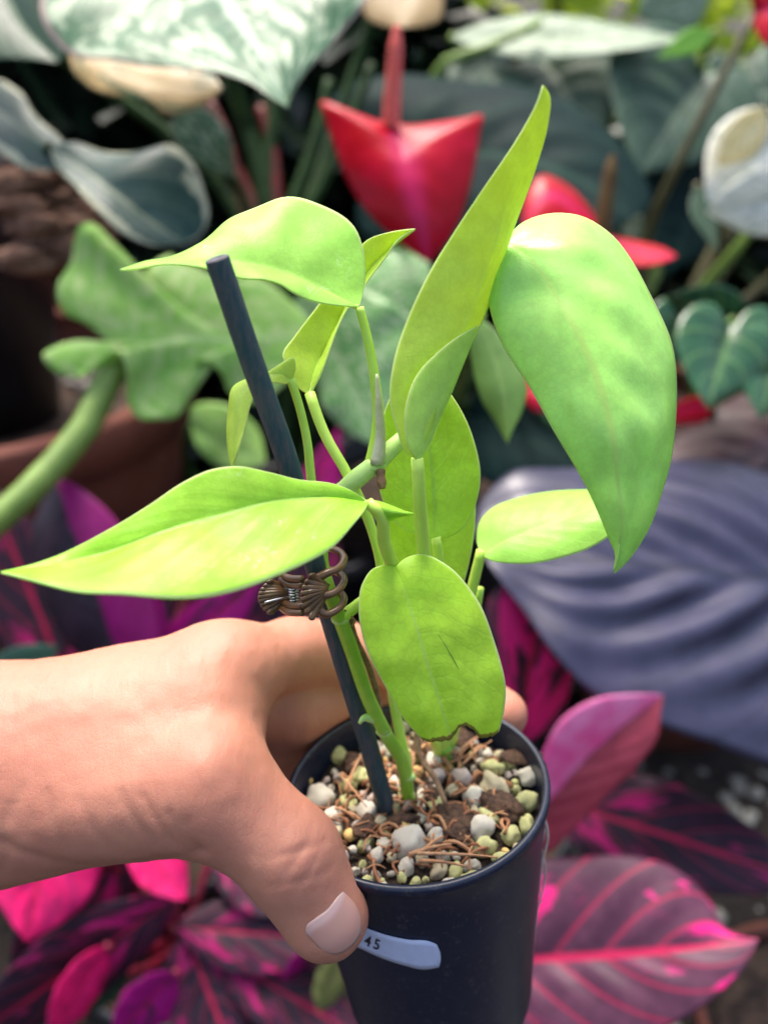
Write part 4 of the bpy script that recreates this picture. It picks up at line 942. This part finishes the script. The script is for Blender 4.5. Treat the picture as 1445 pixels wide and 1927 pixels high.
# --- white and yellow splashed plant at the right edge, and the tall flower stalk
M['white_leaf'] = leaf_mat('white_splashed_leaf', (.80, .82, .74), (.86, .86, .78), rib=(.5, .55, .4), pattern='mottle', alt=(.16, .28, .14), thr=(.56, .64), pscale=5, trans=.3)
M['yellow_leaf'] = leaf_mat('yellow_cream_leaf', (.88, .78, .40), (.9, .84, .55), rib=(.7, .7, .5), trans=.35)
M['brown_stalk'] = simple('brown_green_stalk', (.07, .065, .025), (.11, .10, .04), 60, .5)
def plant_f():
    cr = P(1230, 700, .92); gx, gy = cr[0], cr[1]
    bg_pot('plant_pot', gx, gy, .11, .20, M['black_pot'], 'black pot under the white splashed leaves, right')
    pl = thing('white_splashed_plant', (gx, gy, .17), 'plant with white and yellow splashed leaves at the right edge', 'plant')
    tube('stem', [(gx, gy, .16), (gx, gy, .25), cr], [.012, .010], M['brown_stalk'], pl)
    for m, b_, t, wl, wr, s in [(M['white_leaf'], (1500, 220, .78), (1330, 380, .74), 90, 90, 'oval'), (M['yellow_leaf'], (1440, 205, .735), (1350, 310, .715), 40, 34, 'oval'), (M['white_leaf'], (1560, 350, .78), (1330, 400, .745), 70, 60, 'oval'),
                                (M['greygreen'], (1310, 350, .80), (1350, 475, .78), 22, 26, 'lance'), (M['palegreen'], (1560, 60, .9), (1440, 160, .86), 70, 70, 'oval')]:
        sleaf('leaf', pl, m, b_, t, wl, wr, s, dl=.012, dr=-.012, **gr)
        petiole(pl, M['brown_stalk'], [P(*b_), P((b_[0] + 1400) / 2, b_[1] + 140, .90), cr], [.003, .006])
    tube('flower_stalk', [P(1418, 28, .80), P(1340, 180, .81), P(1270, 320, .83), P(1225, 420, .86), cr], [.0034, .0042, .005], M['brown_stalk'], pl)
    tube('petiole', [P(1470, 350, .82), P(1400, 450, .83), P(1320, 545, .86), cr], [.004, .005], M['lobed_pet'], pl)
    leaf('spathe', pl, M['spathe'], [(1418, 25, .80), (1440, 20, .79), (1470, 30, .78), (1500, 70, .77)], [(1415, -20), (1450, -40), (1490, 0)], [(1420, 55), (1440, 85), (1475, 95)], **gr)
plant_f()

# --- glossy green anthurium at the right
def plant_g():
    cr = P(1330, 900, .86); gx, gy = cr[0], cr[1]
    bg_pot('plant_pot', gx, gy, .10, .17, M['terracotta'], 'terracotta pot behind the dark purple leaf')
    pl = thing('green_anthurium', (gx, gy, .145), 'glossy green heart-shaped leaf with star-like veins, right of the mint leaf', 'plant')
    tube('stem', [(gx, gy, .14), (gx, gy, .18), cr], [.012, .010], M['green_pet'], pl)
    for b_, t, wl, wr, s in [((1375, 605, .66), (1330, 770, .62), 105, 95, 'heart'), ((1470, 610, .68), (1430, 790, .64), 90, 85, 'heart'), ((1290, 590, .70), (1230, 700, .68), 60, 60, 'heart'), ((1375, 600, .68), (1250, 560, .66), 50, 55, 'heart')]:
        sleaf('leaf', pl, M['anth2'], b_, t, wl, wr, s, dl=.02, dr=-.01, bulge=.08, veins=.006, nvn=5, **gr)
        petiole(pl, M['lobed_pet'], [P(*b_), P(b_[0], b_[1] + 60, .78), cr], [.003, .004])
plant_g()

# --- dark purple corrugated leaf, right
def purple_mat(name, a, b2, rough):
    return leaf_mat(name, a, b2, rib=tuple(c * .6 for c in a), trans=.04, rough=rough, vein=.5, nv=7, k=.3, bump=.25, spec=.55)
M['purple'] = purple_mat('dark_purple_velvet_leaf', (.024, .024, .056), (.038, .036, .076), .36)
M['maroon'] = purple_mat('maroon_leaf', (.035, .010, .013), (.05, .016, .02), .5)
def plant_h():
    cr = np.array((.62, .62, .14))
    bg_pot('plant_pot', .62, .62, .12, .16, M['black_pot'], 'black pot beyond the right edge holding the purple plant')
    pl = thing('purple_leaf_plant', (.62, .62, .13), 'plant with huge corrugated dark purple leaves at the right', 'plant')
    leaf('leaf', pl, M['purple'], [(1760, 1150, .64), (1600, 1118, .615), (1450, 1092, .59), (1250, 1066, .57), (1080, 1050, .56), (900, 1015, .57)],
         [(1760, 1010), (1620, 940), (1480, 900), (1380, 872), (1270, 866), (1150, 882), (1050, 882), (960, 890), (912, 935)],
         [(1790, 1320), (1680, 1430), (1560, 1470), (1450, 1440), (1340, 1400), (1230, 1360), (1120, 1310), (1050, 1240), (985, 1150), (925, 1070)],
         dl=.07, dr=-.05, bulge=.05, veins=.055, nvn=7, k=.45, nu=110, nh=22, thick=.0008)
    petiole(pl, M['brown_stalk'], [P(1760, 1150, .64), P(1800, 1300, .72), cr], [.005, .006])
    leaf('leaf', pl, M['maroon'], [(1620, 860, .72), (1530, 850, .70), (1420, 855, .68), (1240, 905, .66)], [(1600, 720), (1490, 712), (1400, 740), (1330, 775), (1270, 820)], [(1600, 950), (1480, 960), (1380, 950), (1290, 935)], dl=.04, dr=-.02, bulge=.05, veins=.04, nvn=6, nu=70, nh=16)
    petiole(pl, M['brown_stalk'], [P(1620, 860, .72), P(1760, 1050, .80), cr + (0, .02, 0)], [.005, .006])
plant_h()

# --- pink and dark splashed plants
def half_mat(name, a1, a2, b1, b2, rough=.4):
    b = NB(name); uv = b.n('ShaderNodeUVMap').outputs[0]; o = b.obj()
    sx = b.n('ShaderNodeSeparateXYZ', Vector=uv); s = b.math('MULTIPLY_ADD', sx.outputs[1], 2, -1)
    f = b.step(b.math('ADD', s, b.math('MULTIPLY', b.math('SUBTRACT', b.noise(uv, 6), .5), .25)), -.04, .04)
    c = b.mix(f, b.mix(b.step(b.noise(o, 50), .35, .65), a1, a2), b.mix(b.step(b.noise(o, 50), .35, .65), b1, b2))
    p = b.prin(Base_Color=c, Roughness=rough, Normal=b.bump(b.noise(o, 90, 3), .2, .002)); tr = b.n('ShaderNodeBsdfTranslucent', Color=c)
    return b.done(b.n('ShaderNodeMixShader', i0=.22, i1=p.outputs[0], i2=tr.outputs[0]).outputs[0])
M['halfmag'] = half_mat('half_magenta_half_dark', (.03, .018, .035), (.06, .03, .055), (.34, .006, .17), (.42, .012, .22))
M['halfpink'] = half_mat('light_pink_and_rose_halves', (.90, .30, .58), (.86, .12, .40), (.46, .06, .10), (.34, .04, .07))  # first half's light pink includes a painted lilac sheen
pk = dict(rib=(.62, .02, .10), pattern='splash', alt2=(.70, .03, .22), trans=.22, spec=.22, rough=.42, vein=.35, nv=6, ribw=.07)
M['pink1'] = leaf_mat('dark_pink_splashed_leaf', (.045, .020, .040), (.07, .028, .05), alt=(.86, .02, .25), thr=(.46, .52), pscale=2.6, seed=1.3, **pk)
M['pink2'] = leaf_mat('mostly_pink_leaf', (.24, .03, .05), (.20, .04, .06), alt=(.66, .03, .24), thr=(.36, .44), pscale=4, seed=4.1, **pk)
M['pink3'] = leaf_mat('dark_magenta_flecked_leaf', (.035, .018, .034), (.055, .025, .045), alt=(.46, .008, .15), thr=(.55, .61), pscale=2.6, seed=7.7, **pk)
M['pink4'] = leaf_mat('hot_pink_leaf', (.90, .015, .18), (.94, .03, .24), alt=(.60, .01, .10), thr=(.5, .6), pscale=3, seed=2.2, **{**pk, 'trans': .3})
M['magenta'] = leaf_mat('magenta_half_leaf', (.40, .008, .20), (.46, .012, .24), alt=(.05, .022, .05), thr=(.56, .6), pscale=3, seed=3.1, **{**pk, 'alt2': None})
M['pink_pet'] = simple('crimson_petiole', (.30, .015, .05), (.20, .02, .04), 60, .45)
M['darkgreen'] = leaf_mat('small_blue_green_leaf', (.03, .09, .06), (.04, .12, .07), rib=(.08, .2, .1), trans=.15)
M['palewilt'] = leaf_mat('pale_wilted_leaf', (.20, .24, .07), (.26, .28, .10), rib=(.3, .3, .15), trans=.3)
def plant_i():
    cr = P(900, 1560, .70); gx, gy = cr[0], cr[1]
    bg_pot('plant_pot', gx, gy + .04, .075, .08, M['black_pot'], 'low black pot of the pink splashed plant, behind the held pot')
    pl = thing('pink_splashed_plant', (gx, gy + .04, .06), 'plant with big pink and dark splashed leaves at the lower right', 'plant')
    tube('stem', [(gx, gy + .04, .055), (gx, gy + .03, .12), cr], [.010, .008], M['pink_pet'], pl)
    leaf('leaf', pl, M['pink1'], [(985, 1400, .58), (990, 1310, .565), (1005, 1200, .56), (1020, 1120, .56), (1050, 1052, .565)], [(935, 1360), (910, 1280), (905, 1190), (925, 1120), (985, 1075)], [(1040, 1370), (1072, 1300), (1078, 1220), (1068, 1150), (1062, 1095)], dl=-.01, dr=.01, veins=.03, nvn=6, bulge=.06, **gr)
    leaf('leaf', pl, M['halfpink'], [(985, 1590, .54), (1030, 1512, .525), (1090, 1440, .515), (1160, 1375, .51), (1247, 1308, .51)], [(1000, 1500), (1020, 1420), (1060, 1350), (1120, 1315), (1190, 1306)], [(1020, 1605), (1080, 1560), (1140, 1500), (1200, 1440), (1238, 1385), (1242, 1340)], dl=-.012, dr=-.004, veins=.035, nvn=7, bulge=.07, **gr)
    leaf('leaf', pl, M['pink3'], [(1030, 1500, .64), (1120, 1530, .625), (1230, 1565, .61), (1350, 1605, .60), (1500, 1655, .60)], [(1080, 1465), (1160, 1450), (1270, 1475), (1360, 1520), (1440, 1575)], [(1070, 1580), (1150, 1640), (1260, 1672), (1380, 1685), (1460, 1680)], dl=.012, dr=-.012, veins=.03, nvn=6, wav=.04, bulge=.06, **gr)
    leaf('leaf', pl, M['pink1b'], [(880, 1822, .53), (1000, 1806, .51), (1110, 1800, .50), (1250, 1790, .49), (1426, 1768, .485)],
         [(920, 1680), (1000, 1625), (1100, 1612), (1200, 1612), (1270, 1635), (1330, 1690), (1368, 1750)], [(920, 1900), (1010, 1950), (1120, 1965), (1240, 1940), (1340, 1880), (1400, 1820)], dl=.018, dr=-.02, veins=.025, nvn=7, k=.25, bulge=.08, nu=60, nh=14)
    for a in [(985, 1400, .58), (985, 1590, .54), (1030, 1500, .64), (880, 1822, .53)]: petiole(pl, M['pink_pet'], [P(*a), P(a[0] - 40, a[1] + 60, a[2] + .05), cr], [.003, .004])
M['pink1b'] = leaf_mat('purple_pink_splashed_leaf', (.085, .03, .06), (.12, .042, .078), alt=(.90, .03, .28), thr=(.57, .63), pscale=3.2, seed=9.4, **{**pk, 'vein': .5})
plant_i()
def plant_j():
    cr = P(260, 1420, .68); gx, gy = cr[0], cr[1]
    bg_pot('plant_pot', gx, gy, .08, .10, M['black_pot'], 'low black pot of the magenta plant, under the hand')
    pl = thing('magenta_plant', (gx, gy, .08), 'plant with dark leaves and magenta halves behind the hand at left', 'plant')
    tube('stem', [(gx, gy, .07), (gx, gy, .1), cr], [.010, .008], M['pink_pet'], pl)
    S = [('magentah', (250, 1290, .60), (108, 892, .585), [(190, 1270), (120, 1200), (70, 1090), (60, 1000), (85, 930)], [(300, 1220), (290, 1130), (258, 1050), (215, 975), (160, 925)])]
    leaf('leaf', pl, M['halfmag'], [(250, 1290, .60), (205, 1180, .59), (160, 1060, .585), (125, 960, .585), (100, 892, .59)], S[0][3], S[0][4], dl=.015, dr=-.005, veins=.02, bulge=.06, **gr)
    sleaf('leaf', pl, M['magenta'], (260, 1290, .62), (492, 1085, .60), 48, 55, 'oval', veins=.03, **gr)
    sleaf('leaf', pl, M['magenta'], (240, 1330, .62), (240, 1030, .60), 60, 75, 'oval', veins=.02, **gr)
    sleaf('leaf', pl, M['pink3'], (160, 1360, .64), (-30, 900, .64), 90, 80, 'oval', veins=.02, **gr)
    sleaf('leaf', pl, M['pink3'], (330, 1330, .66), (420, 1040, .66), 80, 80, 'oval', veins=.02, **gr)
    sleaf('leaf', pl, M['pink3'], (430, 1330, .70), (640, 1020, .70), 90, 90, 'oval', veins=.02, **gr)
    sleaf('leaf', pl, M['pink3'], (440, 1300, .72), (560, 900, .74), 90, 80, 'oval', veins=.02, **gr)
    sleaf('leaf', pl, M['magenta'], (560, 1000, .76), (640, 800, .78), 35, 45, 'lance', **gr)
    sleaf('leaf', pl, M['darkgreen'], (-60, 1330, .58), (110, 1215, .56), 50, 55, 'oval', **gr)
    for a in [(250, 1290, .60), (260, 1290, .62), (240, 1330, .62), (160, 1360, .64), (330, 1330, .66), (430, 1330, .70), (440, 1300, .72), (560, 1000, .76), (-60, 1330, .58)]:
        petiole(pl, M['pink_pet'], [P(*a), P((a[0] + 260) / 2, a[1] + 40, .66), cr], [.0025, .004])
plant_j()
def plant_k():
    cr = P(340, 1760, .66); gx, gy = cr[0], cr[1]
    bg_pot('plant_pot', gx, gy, .07, .07, M['black_pot'], 'low black pot of the hot pink plant, below the thumb')
    pl = thing('hot_pink_plant', (gx, gy, .05), 'plant with hot pink and maroon leaves below the hand at lower left', 'plant')
    tube('stem', [(gx, gy, .045), (gx, gy, .07), cr], [.010, .008], M['pink_pet'], pl)
    S = [(M['pink4'], (110, 1480, .56), (50, 1772, .53), 110, 105, 'oval'), (M['pink4'], (250, 1560, .58), (350, 1695, .57), 48, 52, 'oval'),
         (M['pink3'], (330, 1690, .58), (-70, 1965, .55), 70, 80, 'oval'), (M['pink3'], (330, 1745, .60), (640, 1770, .60), 70, 80, 'oval'), (M['pink4'], (200, 1780, .56), (90, 1960, .545), 36, 40, 'oval'),
         (M['magenta'], (330, 1830, .57), (210, 1960, .555), 50, 45, 'oval'), (M['pink3'], (350, 1760, .60), (440, 1990, .58), 90, 90, 'oval'), (M['pink3'], (420, 1800, .60), (690, 1960, .59), 70, 80, 'oval'), (M['pink3'], (260, 1560, .62), (20, 1850, .60), 90, 90, 'oval'), (M['pink3'], (400, 1600, .62), (560, 1720, .60), 60, 60, 'oval'),
         (M['darkgreen'], (240, 1830, .59), (150, 1905, .575), 24, 24, 'oval'), (M['palewilt'], (640, 1800, .60), (600, 1905, .575), 28, 28, 'oval'), (M['magenta'], (610, 1770, .60), (530, 1845, .58), 16, 18, 'oval')]
    for m, b_, t, wl, wr, s in S:
        sleaf('leaf', pl, m, b_, t, wl, wr, s, dl=.012, dr=-.012, veins=.03, nvn=6, wav=.03, **gr)
        petiole(pl, M['pink_pet'], [P(*b_), P((b_[0] + 340) / 2, (b_[1] + 1760) / 2 + 20, .62), cr], [.0025, .004])
plant_k()

# --- small terracotta pot at the lower right corner and one under the purple leaf
g = G(1470, 1960, .06); bg_pot('terracotta_pot', g[0] + .02, g[1] + .005, .07, .075, M['terracotta'], 'small low terracotta pot in the lower right corner', rim=.006, fill=.012)
g = G(1310, 1470, .03); bg_pot('terracotta_pot', g[0] - .02, g[1] + .12, .07, .09, M['terracotta'], 'small terracotta pot on the gravel behind the pink leaf', rim=.006, fill=.012)

# --- hedge behind everything
def hedge(name, label, x0, x1, y0, y1, zlo, zhi, n, mat, sl, seed):
    r = random.Random(seed); V, F, U = [], [], []
    root = thing(name, ((x0 + x1) / 2, (y0 + y1) / 2, 0), label, 'shrub')
    for i in range(n):
        c = np.array((r.uniform(x0, x1), r.uniform(y0, y1), zlo + (zhi - zlo) * r.random() ** .8)); c[2] += .12 * mnoise.noise(Vector(c) * 3)
        u = np.array((r.gauss(0, 1), r.gauss(0, 1) - .3, r.gauss(0, .6) - .4)); u /= np.linalg.norm(u); w = np.cross(u, (r.gauss(0, 1), r.gauss(0, 1), 1)); w /= np.linalg.norm(w); nn = np.cross(u, w)
        s = sl * r.uniform(.7, 1.3); o = len(V)
        for t, ww in ((0, .05), (.3, .3), (.65, .26), (1, .01)):
            for sd in (-1, 0, 1): V.append(c + u * s * t + w * s * ww * sd + nn * s * (.08 * abs(sd) - .15 * t * t)); U.append((t, (sd + 1) / 2))
        for a in range(3):
            for b_ in range(2): F.append((o + a*3 + b_, o + a*3 + b_ + 1, o + (a+1)*3 + b_ + 1, o + (a+1)*3 + b_))
    fo = mk('foliage', V, F, mat, root, uvs=U); fo['kind'] = 'stuff'
    for k in range(7):
        x = x0 + (x1 - x0) * (k + .5) / 7; y = (y0 + y1) / 2
        tube('stem', [(x, y, -.01), (x + .04, y, zhi * .4), (x - .03, y + .03, zhi * .85)], [.015, .006], M['brown_stalk'], root, n=10, seg=7)
M['hedge_shade'] = leaf_mat('gap_shade_leaf', (.005, .014, .006), (.010, .026, .010), trans=.1)  # near-black base: the shade of the gaps is put into the leaf colour
M['hedge_lime'] = leaf_mat('lime_hedge_leaf', (.34, .50, .04), (.46, .60, .08), trans=.5, tcol=(.7, .8, .08))
hedge('gap_shade_foliage', 'dense near-black foliage added as shade in the gaps behind the plants on the left', -1.3, .06, 1.12, 1.4, .0, .66, 2600, M['hedge_shade'], .11, 4)  # added foliage, a dark backing where the gaps are only shade
hedge('gap_shade_foliage', 'low near-black foliage added as shade in the gaps behind the anthuriums on the right', .06, 1.3, 1.2, 1.5, .0, .44, 1600, M['hedge_shade'], .11, 5)
hedge('lime_shrub', 'sunlit yellow-green shrub far behind at the top edge', -.1, 1.8, 1.9, 2.6, .25, 1.3, 2400, M['hedge_lime'], .09, 6)
